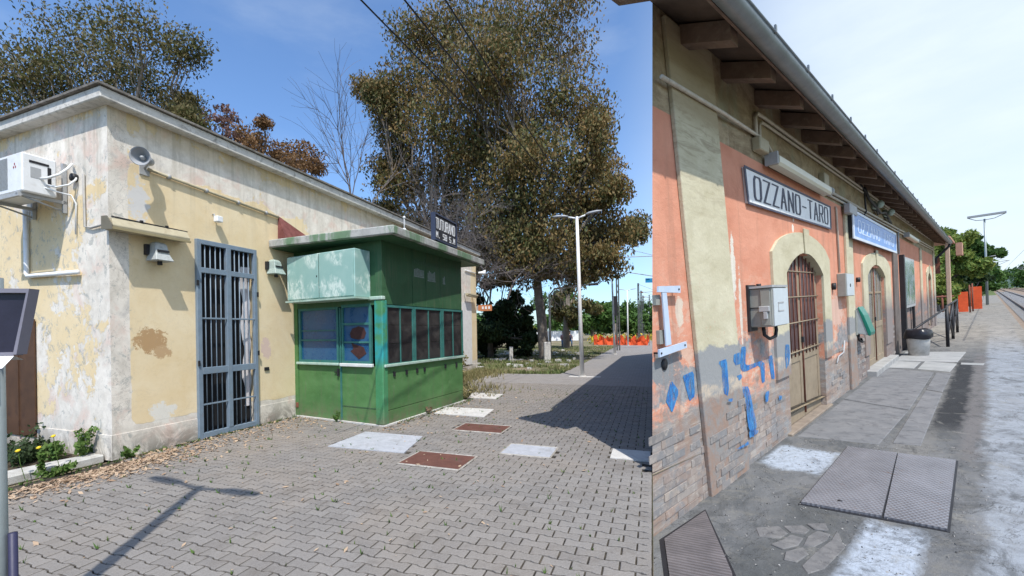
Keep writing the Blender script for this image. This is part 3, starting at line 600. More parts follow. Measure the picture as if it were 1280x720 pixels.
st = MB().prism([(u(.73), 1.47), (u(.56), 1.44), (u(.42), 1.46), (u(.38), 1.55), (u(.42), 1.64), (u(.55), 1.67), (u(.70), 1.63), (u(.76), 1.55)], .006, .011, 'y').prism([(u(.75), 1.24), (u(.55), 1.10), (u(.38), 1.20), (u(.44), 1.31), (u(.60), 1.35), (u(.72), 1.38), (u(.68), 1.28)], .006, .011, 'y')
kpart('sticker', st, paint('faded_red_sticker', (.055, .022, .02), .3, .7, 12), KL)
kpart('lintel', MB().box(u(2.09), u(.16), -.018, .03, 2.02, 2.14), M_GREEND, KL)
kpart('sill', MB().box(u(2.10), u(1.0), -.06, .0, .985, 1.03), M_SILL, KL, bev=.008); kpart('sill', MB().box(u(.95), u(.20), -.065, .0, .975, 1.03), paint('white_sill', (.62, .64, .62), .1, .5), KL, bev=.008)
kpart('door_handle', MB().box(u(1.12), u(1.01), -.03, -.01, .86, .875).box(u(1.04), u(1.01), -.04, .0, .80, .93), M_BLACK, KL)
kpart('latch', MB().box(u(2.16), u(2.10), -.03, -.015, .17, .26), M_RUST, KL)
cp = MB(); cp.prism([(u(.16), -.03), (u(-.02), -.03), (u(-.02), .10), (u(.16), .10)], .02, 2.1); kpart('corner_post', cp, M_TEAL, KL, bev=.015)
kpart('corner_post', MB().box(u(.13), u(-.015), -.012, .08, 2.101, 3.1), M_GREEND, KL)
kpart('corner_shelf', MB().box(u(.28), u(-.03), -.045, .05, 2.10, 2.16), M_SILL, KL, bev=.01)
# right face: x from 0 to LR
kpart('lower_panel', MB().box(.07, LR, 0, .03, .245, .99), M_GREEN, KR, bev=.003)
kpart('skirt', MB().box(.07, LR, -.006, .03, .02, .235), M_GREEN, KR, bev=.003)
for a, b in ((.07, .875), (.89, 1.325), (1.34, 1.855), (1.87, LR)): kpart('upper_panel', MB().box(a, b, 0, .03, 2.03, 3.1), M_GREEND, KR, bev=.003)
for a, b in ((.12, .85), (.95, 1.84), (1.96, LR-.02)):
    wf = kpart('window_frame', MB().box(a-.05, b+.04, -.015, .02, .99, 1.03).box(a-.05, b+.04, -.015, .02, 1.98, 2.02).box(a-.05, a, -.015, .02, 1.03, 1.98).box(b, b+.04, -.015, .02, 1.03, 1.98).box((a+b)/2-.008, (a+b)/2+.008, -.01, .012, 1.03, 1.98), M_TEALF, KR)
    for c, d in ((1.03, 1.36), (1.365, 1.68), (1.685, 1.98)):
        kpart('pane', MB().box(a, (a+b)/2-.008, .008, .014, c, d), M_DARKPANE, KR, wf); kpart('pane', MB().box((a+b)/2+.008, b, .008, .014, c, d), M_DARKPANE, KR, wf)
kpart('sill', MB().box(.0, LR+.02, -.05, .0, .975, 1.02), M_SILL, KR, bev=.006)
for x in (.26, .62, .95, 1.2, 1.98, 2.45): kpart('latch', MB().box(x, x+.05, -.02, .0, .80-(x > 2)*.02, .88), M_BLACK, KR)
# remains of faded lettering on the dark upper panels
ft = MB()
for x0, n_, zb, zt in ((.94, 7, 2.60, 2.77), (1.40, 6, 2.56, 2.75), (1.97, 2, 2.55, 2.70)):
    for k in range(n_): ft.box(x0+k*.047, x0+k*.047+.030, -.003, -.001, zb+RNG.uniform(0, .01), zt-RNG.uniform(0, .05))
    ft.box(x0-.01, x0+n_*.047, -.0025, -.001, zb-.018, zb)
kpart('faded_lettering', ft, paint('faded_letter_paint', (.20, .25, .23), .3, .7, 14), KR)
ft = MB()
for k in range(14): ft.box(.94+k*.062, .96+k*.062, -.003, -.001, 2.82, 2.82+RNG.uniform(.05, .10))
kpart('faded_lettering', ft, paint('fainter_letter_paint', (.06, .12, .08), .3, .7, 14), KR)
kpart('rear_panel', MB().box(0, LBk, 0, .03, .02, 3.1), M_GREEND, KB)
kpart('base', MB().box(-.0, LR+.04, -.05, .03, -.01, .02), M_CONC, KR); kpart('base', MB().box(0, LL+.05, -.04, .03, -.008, .018), M_CONC, KL)
# electric cabinet hung on the left face
cb = kpart('cabinet', MB().box(u(1.90), u(.25), -.36, -.0, 2.145, 2.93), M_CAB, KL, bev=.01)
kpart('cabinet_door', MB().box(u(1.885), u(1.085), -.376, -.362, 2.165, 2.915), M_CAB, KL, cb, bev=.003); kpart('cabinet_door', MB().box(u(1.065), u(.27), -.376, -.362, 2.165, 2.915), M_CAB, KL, cb, bev=.003); kpart('door_gap', MB().box(u(1.085), u(1.065), -.3625, -.361, 2.165, 2.915), M_BLACK, KL, cb)
kpart('cabinet_rim', MB().box(u(1.93), u(.22), -.39, -.0, 2.115, 2.143), M_SILL, KL, cb); kpart('lock', MB().box(u(1.13), u(1.11), -.38, -.372, 2.52, 2.55), M_BLACK, KL, cb)
sl = MB().prism([(2.45, 0), (2.44, -2.60), (6.25, -2.66), (6.25, 0)], 3.10, 3.235); s_ = KI.part('roof_slab', sl, M_SLABTOP, bev=.015)
KI.part('soffit', MB().prism([(2.52, -.02), (2.51, -2.53), (6.18, -2.59), (6.18, -.02)], 3.085, 3.099), M_GREEND)
# station name board on the kiosk roof
t = Thing('station_sign', 'black station name board TUTURANO standing on the kiosk roof slab', 'sign', MA, (4.35, -2.5, 3.235))
t.part('board', MB().box(3.93, 4.86, -2.56, -2.50, 3.31, 3.77), M_BLACK); f = MB()
for a, b, c, d in ((3.90, 4.89, 3.77, 3.80), (3.90, 4.89, 3.28, 3.31), (3.90, 3.93, 3.31, 3.77), (4.86, 4.89, 3.31, 3.77)): f.box(a, b, -2.58, -2.49, c, d)
t.part('frame', f, paint('dark_blue_frame', (.035, .045, .08), .1, .5)); t.part('post', MB().box(4.05, 4.09, -2.54, -2.50, 3.235, 3.28).box(4.7, 4.74, -2.54, -2.50, 3.235, 3.28), M_BLACK)
t.part('lettering', lettering('TUTURANO', 3.98, 4.81, 3.52, 3.71, -2.561, .022, .45), M_WHITE); t.part('lettering', lettering('M. 58 S.M', 3.98, 4.81, 3.35, 3.45, -2.561, .019, .45), M_WHITE)
t = Thing('roof_antenna', 'small antenna with a white bulb on the kiosk roof slab corner', 'antenna', MA, (3.1, -2.4, 3.235)); t.part('mast', MB().tube([(3.1, -2.4, 3.235), (3.1, -2.4, 3.50)], .012, 6), M_GREY); t.part('bulb', MB().lathe([(0, -.03), (.03, -.015), (.035, .01), (.02, .035), (0, .04)], 10, (3.1, -2.4, 3.30)), M_WHITE)
t.part('bulb', MB().lathe([(0, -.03), (.02, -.015), (.025, .01), (.0, .03)], 10, (3.1, -2.4, 3.52)), M_WHITE)

# ================================================================== GREY HOOD ON A POST (left edge)
t = Thing('platform_display_hood', 'dark open display hood with a white lip on a grey post at the left edge', 'display', WORLD, (-1.34, 1.2, 0))
t.part('post', MB().tube([(-1.352, 1.2, 0), (-1.356, 1.2, 1.72)], .033, 20), M_POST)
out = [(-1.62, 1.693), (-1.205, 1.684), (-1.242, 1.508), (-1.62, 1.497)]
M_HRIM = paint('grey_hood_rim', (.20, .19, .23), .12, .45)
t.part('hood', MB().prism([(-1.60, 1.68), (-1.215, 1.672), (-1.250, 1.515), (-1.60, 1.51)], 1.180, 1.192, 'y'), paint('dark_hood_interior', (.022, .020, .036), .25, .45))
rm = MB(); rm.prism([(-1.62, 1.693), (-1.205, 1.684), (-1.213, 1.673), (-1.62, 1.681)], 1.168, 1.195, 'y'); t.part('rim', rm, M_HRIM)
rm = MB(); rm.prism([(-1.204, 1.6835), (-1.212, 1.6735), (-1.2505, 1.508), (-1.241, 1.508)], 1.166, 1.194, 'y'); t.part('rim', rm, M_HRIM)
rm = MB(); rm.prism([(-1.62, 1.5115), (-1.2505, 1.5145), (-1.2505, 1.5055), (-1.62, 1.5025)], 1.168, 1.193, 'y'); t.part('rim', rm, M_HRIM)
t.part('lip', MB().add([(-1.62, 1.165, 1.5015), (-1.246, 1.165, 1.5045), (-1.240, 1.130, 1.474), (-1.62, 1.130, 1.471), (-1.62, 1.19, 1.49), (-1.246, 1.19, 1.493)], [(3, 2, 1, 0), (0, 1, 5, 4)]), M_WHITE)
single('post_sleeve', MB().tube([(-1.311, 1.215, 0), (-1.311, 1.215, 1.01)], .010, 8), paint('dark_blue_sleeve', (.03, .03, .07), .1, .5), 'thin dark blue tube strapped to the grey post at the left edge', 'tube', WORLD, (-1.311, 1.215, 0))

# ================================================================== LAMP POSTS
M_LAMPW = paint('white_lamp_post', (.74, .74, .72), .05, .5, 3, dirt=(.5, .48, .42), dirt_amt=.3)
def lamp_post(x, y, h, label, lean=0., group='double headed white lamp posts along the platform'):
    t = Thing('lamp_post', label, 'lamp post', WORLD, (0, 0, 0), group)
    t.part('pole', MB().tube([(0, 0, 0), (0, 0, h*.5), (0, 0, h)], [.075, .06, .048], 12), M_LAMPW); t.part('base', MB().tube([(0, 0, -.01), (0, 0, .04)], .12, 12), M_CONC)
    for sg in (-1, 1):
        a = Vector((.93, -.367, 0))*sg
        t.part('arm', MB().tube([(0, 0, h-.06), a*.28+Vector((0, 0, h+.02))], .028, 8), M_LAMPW)
        c = a*.28+Vector((0, 0, h+.03)); q = a.cross(Vector((0, 0, 1)))
        hd = MB(); prof = [(0, .04, .03), (.12, .07, .06), (.35, .075, .06), (.52, .04, .03)]
        for k, (l, w_, hh) in enumerate(prof): pass
        vs = []
        for l, w_, hh in prof:
            b = c+a*l+Vector((0, 0, l*.10)); vs += [b-q*w_, b-q*w_*.6+Vector((0, 0, hh)), b+q*w_*.6+Vector((0, 0, hh)), b+q*w_]
        hd.add(vs, [(4*k+i, 4*k+(i+1) % 4, 4*k+4+(i+1) % 4, 4*k+4+i) for k in range(3) for i in range(4)]+[(3, 2, 1, 0), (12, 13, 14, 15)], True)
        t.part('lamp_head', hd, M_GREY)
    t.o.matrix_world = Matrix.Translation((x, y, 0)) @ Matrix.Rotation(-lean, 4, 'Y'); return t
lamp_post(3.33, 14.29, 5.25, 'white double headed lamp post, nearest on the platform beside the big tree', .018)
lamp_post(8.2, 26.6, 5.1, 'white double headed lamp post, second along the platform beside the dark lattice pole', .02)
lamp_post(13.6, 40.1, 5.1, 'white double headed lamp post, farthest along the platform by the orange netting', 0)
lamp_post(-2.19, 1.13, 5.25, 'white double headed lamp post beside the viewer, seen only by its shadow', 0)
# old single arm lamp, dark mast and catenary masts
t = Thing('old_lamp_post', 'thin whitish lamp post with one long arm against the tree trunk', 'lamp post', WORLD, (3.93, 24.5, 0)); t.part('pole', MB().tube([(3.93, 24.5, 0), (3.93, 24.5, 3.5), (4.2, 24.4, 3.85), (6.0, 23.9, 4.0)], [.07, .06, .05, .04], 8), M_LAMPW); t.part('lamp_head', MB().tube([(6.0, 23.9, 4.0), (6.5, 23.8, 4.03)], [.06, .08], 8), M_GREY)
def mast(x, y, h, label, arm=0., cat='mast', r=.09):
    t = Thing('catenary_mast', label, cat, WORLD, (x, y, 0), 'overhead line masts'); b = MB()
    for dx, dy in ((-r, -r), (r, -r), (r, r), (-r, r)): b.tube([(x+dx, y+dy, 0), (x+dx*.7, y+dy*.7, h)], .025, 4)
    n = int(h/.6)
    for k in range(n):
        z = k*h/n; z2 = (k+1)*h/n; sgn = 1 if k % 2 else -1; b.tube([(x-r*sgn, y-r, z), (x+r*sgn, y-r, z2)], .014, 3); b.tube([(x+r*sgn, y+r, z), (x-r*sgn, y+r, z2)], .014, 3)
    t.part('lattice', b, paint('mast_steel', (.13, .13, .13), .2, .7))
    if arm: t.part('arm', MB().tube([(x, y, h-.9), (x+arm, y+.2, h-.8)], .03, 5).tube([(x, y, h-.1), (x+arm*.9, y+.2, h-.75)], .018, 4), M_GREY); t.part('insulator', MB().tube([(x+.25, y, h-.9), (x+.45, y, h-.88)], .06, 8), M_RUST)
    return t
t = mast(9.95, 31.4, 7.6, 'tall dark lattice mast beside the second lamp post', 3.0)
t.part('signal_box', MB().box(9.55, 9.85, 31.1, 31.3, 2.5, 3.9), M_BLACK)
mast(15.2, 41.7, 5.9, 'slim lattice mast behind the farthest lamp post', 2.0, r=.07); mast(21.5, 58, 6.6, 'lattice mast far along the line, first of the distant row', 2.5); mast(27, 72, 7, 'lattice mast far along the line, second of the distant row', 2.5); mast(30, 77, 7.5, 'lattice mast far along the line, third of the distant row', -2.5)
single('blue_sign', MB().box(12.45, 13.7, 32.6, 32.66, 4.98, 5.3), M_BLUE, 'small blue sign hanging from the overhead arm at the right', 'sign', WORLD, (13, 32.6, 5))
conduit('gantry_arm', 'thin overhead arm carrying the small blue sign', [(9.95, 31.4, 5.75), (14.5, 33.4, 5.35)], .03, M_GREY, WORLD, cat='arm')
# overhead cables
for k, (a, b) in enumerate((((-1.6, 3.6, 5.0), (9.9, 31.4, 7.3)), ((-1.2, 3.6, 5.1), (9.9, 31.4, 7.0)), ((-.8, 3.6, 5.2), (9.9, 31.4, 6.7)), ((9.9, 31.4, 6.9), (6.0, 23.9, 4.1)))):
    a = Vector(a); b = Vector(b); pts = [a.lerp(b, i/16)+Vector((0, 0, -.9*(i/16)*(1-i/16)*(1 if k < 3 else .3))) for i in range(17)]
    single('overhead_cable', MB().tube(pts, .012, 4), M_BLACK, ['black overhead cable crossing the big tree, lowest of three', 'black overhead cable crossing the big tree, middle of three', 'black overhead cable crossing the big tree, rightmost of three', 'short black cable between the dark mast and the old lamp arm'][k], 'cable', WORLD, tuple(a))
# orange netting
nf = Thing('orange_netting', 'low crumpled orange plastic netting across the end of the platform', 'netting', WORLD, (13, 40, 0)); nm = MB(); N = 40; pa = Vector((11.4, 43.8, 0)); pb = Vector((15.4, 39.8, 0))
vs = []
for i in range(N+1):
    q = pa.lerp(pb, i/N); h = .78+.22*math.sin(i*1.3)+RNG.uniform(-.12, .12); j = .12*math.sin(i*.9); vs += [(q.x+j, q.y, 0), (q.x-j, q.y+.1, h*.55), (q.x+j*.6, q.y, h)]
nm.add(vs, [(3*i+r, 3*i+3+r, 3*i+4+r, 3*i+1+r) for i in range(N) for r in (0, 1)]); nf.part('net', nm, M_ORANGE)
for i in range(0, N+1, 8): q = pa.lerp(pb, i/N); nf.part('stake', MB().tube([(q.x, q.y-.05, 0), (q.x, q.y-.05, 1.15)], .02, 5), M_RUST)
# white posts, stump
def wpost(x, y, h, r, label, name='concrete_post', cat='post'):
    single(name, MB().prism([(x-r, y-r), (x+r, y-r), (x+r, y+r), (x-r, y+r)], -.05, h), M_CONC, label, cat, WORLD, (x, y, 0), bev=.02)
wpost(1.58, 22.4, .72, .09, 'short whitish concrete post in the grass left of the big tree'); wpost(3.3, 30.2, .9, .10, 'short whitish concrete post in the grass behind the others by the yellow shrub')
wpost(3.37, 22.0, .95, .16, 'broad whitewashed concrete block at the foot of the big tree', 'concrete_block', 'block')
single('white_wall', MB().box(-2, 14, 62, 62.3, 0, 1.4), M_WHITE, 'low whitish wall far behind the big tree', 'wall', WORLD, (6, 62, 0))
bl = Thing('distant_building', 'tiny pale building on the horizon between the lamp posts', 'building', WORLD, (38, 118, 0)); bl.part('wall', MB().box(30, 38, 118, 124, 0, 5.5), M_CREAM); bl.part('roof', MB().box(29.6, 38.4, 117.6, 124.4, 5.5, 5.9), M_CONC); bl.part('window', MB().box(31, 32.5, 117.93, 118, 2, 4).box(35, 36.5, 117.93, 118, 2, 4), M_DARK)

# ================================================================== PEOPLE (two small figures by the tree)
def person(x, y, label, shirt, trousers, hair, crouch, flip):
    t = Thing('person', label, 'person', WORLD, (x, y, 0), 'two people under the big tree'); sk = paint('skin_tone', (.45, .28, .20), .05, .6)
    hz = .58 if crouch else .92
    tor = MB().tube([(x, y, hz-.08), (x, y-.02, hz), (x+.02*flip, y-.06, hz+.25), (x+.02*flip, y-.08, hz+.46), (x, y-.08, hz+.54), (x, y-.08, hz+.60)], [.12, .15, .14, .19, .12, .055], 12)
    body = MB().add(tor.v, tor.f, True); body.lathe([(0, -.12), (.06, -.11), (.085, -.03), (.09, .04), (.06, .11), (0, .125)], 12, (x, y-.09, hz+.72)); body.lathe([(0, 0), (.018, .01), (.01, .04), (0, .05)], 6, (x, y-.175, hz+.69), (0, -.3, 1))
    for sg in (-1, 1):
        sh = Vector((x+.19*sg, y-.08, hz+.48)); el = sh+Vector((.05*sg, -.06, -.27)); wr = el+Vector((-.06*sg, -.20, -.12)); body.tube([sh, el, wr, wr+Vector((0, -.09, -.04))], [.055, .042, .030, .035], 8)
        for k in range(4): body.tube([wr+Vector((.012*(k-1.5), -.08, -.04)), wr+Vector((.012*(k-1.5), -.15, -.08))], .008, 4)
        body.tube([wr+Vector((-.03*sg, -.05, -.02)), wr+Vector((-.05*sg, -.10, -.04))], .009, 4)
    t.part('body', body, sk)
    t.part('shirt', MB().tube([(x, y-.01, hz-.02), (x+.02*flip, y-.06, hz+.25), (x+.02*flip, y-.08, hz+.47), (x, y-.08, hz+.55)], [.17, .16, .205, .09], 12), shirt)
    tr = MB()
    for sg in (-1, 1):
        hp = Vector((x+.09*sg, y, hz)); kn = hp+(Vector((.05*sg, -.36, -.02)) if crouch else Vector((.02*sg, -.03, -.44))); an = Vector((kn.x, kn.y+(.10 if crouch else .05), .09)); tr.tube([hp, kn, an], [.10, .075, .055], 8); body_f = MB()
        t.part('shoe', MB().box(an.x-.045, an.x+.045, an.y-.17, an.y+.08, 0, .09), M_BLACK)
    tr.lathe([(0, -.1), (.14, -.06), (.16, .03), (.10, .08)], 12, (x, y, hz)); t.part('trousers', tr, trousers)
    t.part('hair', MB().lathe([(.092, .0), (.098, .05), (.07, .12), (0, .14)], 12, (x, y-.075, hz+.735)), hair)
person(7.45, 39.2, 'person in blue trousers and pinkish top by the dark tree, left of the two', paint('pinkish_cloth', (.45, .25, .25), .1, .8), paint('blue_cloth', (.06, .16, .32), .1, .8), M_BLACK, True, -1)
person(8.05, 39.3, 'person in dark top and blue trousers by the dark tree, right of the two', paint('dark_cloth', (.05, .04, .08), .1, .8), paint('denim_cloth', (.07, .15, .28), .1, .8), M_BLACK, True, 1)

RB_ = [q for q in [(RNG.uniform(-1, 6.5), RNG.uniform(16.5, 34)) for _ in range(110)] if (q[0]+4.637)*.930-(q[1]-5.471)*.367 < 3.0]
rb = MB()
for x, y in RB_: q = RNG.uniform(.06, .22); rb.prism([(x+q*math.cos(a)*RNG.uniform(.6, 1.2), y+q*math.sin(a)*RNG.uniform(.6, 1.2)) for a in (0, 1.2, 2.4, 3.6, 4.9)], -.03, RNG.uniform(.02, .10))
tag(rb.build('rubble', M_CONC, None, M=WORLD), 'pale broken rubble and litter lying in the rough grass', 'rubble', kind='stuff')
# ================================================================== TREES AND PLANTS
def leaf_quads(centres, radii, n, size, droop=.5, squash=.75, aspect=2.2, shell=.55):
    C = np.repeat(np.array(centres), n, 0); Rr = np.repeat(np.array(radii), n)[:, None]; N = len(C)
    d = RNG.normal(size=(N, 3)); d /= np.linalg.norm(d, axis=1)[:, None]; r = RNG.random((N, 1))**shell
    P = C+d*r*Rr*np.array([1, 1, squash])+RNG.normal(0, .06, (N, 3))*Rr
    a = RNG.normal(size=(N, 3)); a[:, 2] -= droop*2; a /= np.linalg.norm(a, axis=1)[:, None]
    b = np.cross(a, RNG.normal(size=(N, 3))); b /= np.linalg.norm(b, axis=1)[:, None]
    s = size*RNG.uniform(.6, 1.4, (N, 1)); A = a*s*.5*aspect**.5; B = b*s*.5/aspect**.5
    return np.stack([P-A, P+B-A*.1, P+A, P-B-A*.1], 1)
def limb(mb, p, q, r0, r1, seg=5, wob=.12, n=6):
    p = Vector(p); q = Vector(q); L = (q-p).length; pts = []
    for i in range(seg+1):
        t_ = i/seg; j = Vector(RNG.normal(0, wob*L*.12, 3))*math.sin(math.pi*t_); pts.append(p.lerp(q, t_)+j)
    mb.tube(pts, [r0+(r1-r0)*i/seg for i in range(seg+1)], n, cap=False); return pts
def tree(label, base, fork, clumps, leafmat, n, size, tr=.3, group=None, name='tree', sub_=5, droop=.5, bark=None, cat='tree', spread=.55, aspect=2.2, shell=.55):
    """clumps: (x,y,z,r) in world coordinates; each is broken up into smaller leaf sprays at the ends of real limbs"""
    base = Vector(base); t = Thing(name, label, cat, WORLD, tuple(base), group); tb = MB(); bark = bark or M_BARK
    fork = Vector(fork); tp = limb(tb, base+Vector((0, 0, -.1)), fork, tr, tr*.7, 6, .1, 10)
    cs = []; rs = []
    for (x, y, z, r) in clumps:
        c = Vector((x, y, z)); st = fork if (c-fork).length < 1e9 else fork
        pts = limb(tb, tp[-1] if z > fork.z-.5 else tp[3], c, tr*.42, tr*.10, 7, .25, 6)
        for k in range(sub_):
            d = Vector(RNG.normal(size=3)); d.normalize(); e = c+Vector((d.x, d.y, d.z*.8))*r*(.45+.5*RNG.random()); src = pts[int(RNG.integers(4, 8))]
            limb(tb, src, e, tr*.09, .012, 4, .3, 4); cs.append(tuple(e)); rs.append(r*spread*(.7+.6*RNG.random()))
    t.part('trunk', tb, bark); V = leaf_quads(cs, rs, n, size, droop, aspect=aspect, shell=shell)-np.array(base)
    quads('crown', V, leafmat, parent=t.o); return t
def cw(px, py, D, r):      # a crown clump that stands D metres ahead
    return ((px-600)/545*D, D, 1.55+(414-py)/545*D-.0165*(px-600)/545*D*-1*0, r)
random.seed(3)
big = [cw(x, y, 22.5+RNG.uniform(-2.5, 2.5), r) for x, y, r in (
 (640,90,1.5),(700,70,1.5),(720,120,1.3),(755,170,1.0),(668,150,1.4),(600,100,1.4),(615,60,1.4),(655,40,1.4),(690,200,1.5),(600,190,1.2),(655,185,1.3),(625,260,1.2),(720,260,1.1),(750,215,1.0),(680,320,1.0),(725,330,.9),(640,335,1.0),(730,215,1.1),(640,215,1.4),(660,275,1.3),(700,300,1.3),(745,255,1.1),(770,290,.9),(795,290,.7),(735,300,1.0),(620,160,1.5),(660,330,1.0),(705,335,.9),(735,150,1.1),(765,245,.7),(680,250,1.4),(640,20,1.6),(710,10,1.4),(755,330,.8),(640,300,1.1))]
tree('tallest tree, brown green eucalyptus with a thick leaning trunk beside the platform', (3.4, 22.9, 0), (3.0, 22.6, 4.2), big, M_EUC, 240, .125, .30, name='eucalyptus_tree', sub_=10, spread=.98, shell=.40, droop=.8)
b2 = [cw(x, y, 24+RNG.uniform(-2, 2), r) for x, y, r in (
 (470,110,.8),(495,150,1.0),(610,120,1.5),(600,160,1.4),(560,310,1.0),(590,320,1.0),(615,310,1.1),(490,215,1.0),(490,120,1.0),(520,105,1.3),(560,110,1.5),(540,160,1.5),(505,180,1.1),(575,200,1.6),(540,230,1.5),(500,240,1.2),(580,255,1.3),(545,285,1.2),(610,240,1.4),(520,285,1.1),(480,270,1.0),(560,60,1.5),(520,40,1.3),(590,20,1.5),(475,115,.6),(600,290,1.2))]
tree('broad brown green eucalyptus rising behind the roof, left of the tallest tree', (-2.2, 24.2, 0), (-1.9, 24.0, 5), b2, M_EUC, 250, .125, .26, name='eucalyptus_tree', sub_=10, spread=.98, shell=.40, droop=.8)
b3 = [cw(x, y, 20+RNG.uniform(-1.5, 1.5), r) for x, y, r in ((0,105,1.4),(40,95,1.4),(90,90,1.3),(150,80,1.2),(190,100,1.1),(225,120,.8),(20,60,1.5),(100,40,1.5),(180,40,1.4),(240,145,.6),(10,150,.9),(235,60,.8))]
tree('dense green brown tree behind the roof at the far left', (-17.5, 20, 0), (-17, 20, 6), b3, M_EUCG, 200, .11, .3, sub_=10, spread=1.05, shell=.42)
b4 = [cw(x, y, 21+RNG.uniform(-1, 1), r) for x, y, r in ((268,150,.7),(285,140,.6),(295,165,.5),(258,170,.5))]
tree('thin purplish brown tree behind the roof, left of two round rusty ones', (-12.5, 21, 0), (-12.4, 21, 8), b4, mat_leaf('purplish_foliage', [(.13, .07, .065), (.2, .12, .10)]), 22, .16, .14, sub_=8, spread=.5, bark=M_TWIG)
b5 = [cw(x, y, 21+RNG.uniform(-1, 1), r) for x, y, r in ((312,165,.8),(322,180,.7),(335,150,.35),(305,185,.5))]
tree('round rusty brown tree behind the roof, left one of a pair', (-10.6, 21, 0), (-10.5, 21, 7.5), b5, M_RUSTLEAF, 90, .10, .16, sub_=9, spread=.85, shell=.4)
b6 = [cw(x, y, 21+RNG.uniform(-1, 1), r) for x, y, r in ((362,190,.7),(385,190,.7),(372,205,.7),(395,205,.5),(345,195,.4))]
tree('round rusty brown tree behind the roof, right one of a pair', (-8.6, 21, 0), (-8.6, 21, 7), b6, M_RUSTLEAF, 90, .10, .16, sub_=9, spread=.85, shell=.4)
dk = [cw(x, y, 25+RNG.uniform(-1.5, 1.5), r) for x, y, r in ((610,400,1.3),(640,380,1.2),(600,360,1.2),(625,420,1.2),(650,415,1.0),(590,420,1.2),(605,330,1.0),(665,425,.6),(570,400,1.3),(635,345,.8),(655,395,.7),(620,440,1.0),(645,435,.9),(600,440,1.1),(620,300,.9),(600,300,.9))]
tree('dark evergreen tree just past the end of the yellow building', (.6, 25.5, 0), (.6, 25.5, 1.2), dk, M_DKGREEN, 260, .17, .2, name='evergreen_tree', sub_=7, spread=.45)
d2 = [cw(x, y, 36+RNG.uniform(-1.5, 1.5), r) for x, y, r in ((712,350,1.6),(700,380,1.5),(725,385,1.4),(712,400,1.2),(735,345,1.0),(695,345,1.2),(730,320,1.0))]
tree('darker brownish tree behind the trunk of the tallest tree', (7.1, 36, 0), (7.1, 36, 3), d2, M_EUCG, 230, .20, .3, sub_=6, spread=.42)
def twig_tree(label, base, h, spread, levels, r0, lean=(0, 0, 1), kids=5, name='bare_tree'):
    t = Thing(name, label, 'tree', WORLD, base); mb = MB()
    def grow(p, d, L, r, lev):
        pts = [p]; dd = d.copy()
        for i in range(3): dd = (dd+Vector(RNG.normal(0, .16, 3))).normalized(); pts.append(pts[-1]+dd*L/3)
        mb.tube(pts, [r, r*.85, r*.7, r*.5], 3 if lev else 5, cap=False)
        if lev >= levels: return
        for k in range(kids):
            q = pts[1+int(RNG.integers(0, 3))]; nd = (dd+Vector(RNG.normal(0, spread, 3))).normalized(); grow(q, nd, L*(.55+.2*RNG.random()), r*.5, lev+1)
    grow(Vector(base), Vector(lean).normalized(), h, r0, 0); t.part('branches', mb, M_TWIG); return t
twig_tree('bare dark branched tree behind the roof at the left edge of the big trees', (-6.0, 22.5, 3.5), 5.0, .38, 3, .07, kids=6)
for i, (x, z) in enumerate(((.2, 6.6), (1.3, 5.2), (-.6, 5.2))): twig_tree(['tangle of bare grey twigs below the big tree crowns, upper one', 'tangle of bare grey twigs below the big tree crowns, right one', 'tangle of bare grey twigs below the big tree crowns, left one'][i], (x, 20.2, z-2.2), 2.6, .75, 4, .05, lean=((-.3, .3, .1)[i], 0, 1), kids=6, name='bare_bush')
def bush_row(label, pts, mt, n, size, name='shrub', cat='shrub', group=None):
    for i, (x, y, z, r) in enumerate(pts):
        t = Thing(name, label[i] if isinstance(label, list) else label, cat, WORLD, (x, y, 0), group); cs = [(x+RNG.normal(0, r*.4), y+RNG.normal(0, r*.3), z*(.3+.7*RNG.random())) for _ in range(8)]
        t.part('stem', MB().tube([(x, y, -.05), (x, y, z*.5)], .08*r+.02, 6), M_BARK)
        quads('foliage', leaf_quads(cs, [r*.5]*8, n, size, .2)-np.array((x, y, 0)), mt, parent=t.o)
bush_row(['round green tree of the distant row, left of the lamp posts', 'broad green tree of the distant row, middle', 'low green tree of the distant row, right of the middle', 'green tree of the distant row behind the lamp posts', 'green tree at the right end of the distant row', 'pale green tree low on the horizon left of the big trunk', 'pale green bush low on the horizon beside the big trunk'],
 [(12.2, 62, 6, 3.2), (16.5, 64, 5.4, 3.2), (20.5, 66, 4.8, 3.0), (24, 70, 4.2, 3), (32, 78, 5.5, 3.4), (5.5, 66, 3.6, 3.0), (1.8, 68, 3.2, 3.0)], M_MIDGREEN, 220, .5, 'distant_tree', 'tree', 'distant green tree row')
hedge = leaf_quads([(x, 74+RNG.uniform(-2, 2), 1.2+RNG.random()*1.0) for x in np.arange(-4, 60, 1.3)], [1.5]*len(np.arange(-4, 60, 1.3)), 90, .5, .1)
h_ = quads('far_hedge', hedge, M_MIDGREEN, kind='stuff'); tag(h_, 'long green hedge low on the horizon behind the platform', 'hedge')
yf = leaf_quads([(x, 47+RNG.uniform(-1, 3), .5) for x in np.arange(12, 20, .8)], [.7]*10, 45, .2, -.4); h_ = quads('yellow_flowers', yf, mat_leaf('yellow_blossom', [(.2, .25, .03), (.6, .48, .04), (.75, .58, .05)]), kind='stuff'); tag(h_, 'yellow flowering weeds behind the orange netting', 'flowers')
t = Thing('yellow_shrub', 'small shrub with yellow blossom in the grass behind the posts', 'shrub', WORLD, (3.5, 31.5, 0)); t.part('stem', MB().tube([(3.5, 31.5, 0), (3.5, 31.5, .8)], .04, 5), M_BARK); quads('foliage', leaf_quads([(3.5, 31.5, 1.2), (3.8, 31.5, 1.5), (3.2, 31.4, 1.0)], [.5]*3, 90, .16, -.2)-np.array((3.5, 31.5, 0)), bpy.data.materials['yellow_blossom'], parent=t.o)
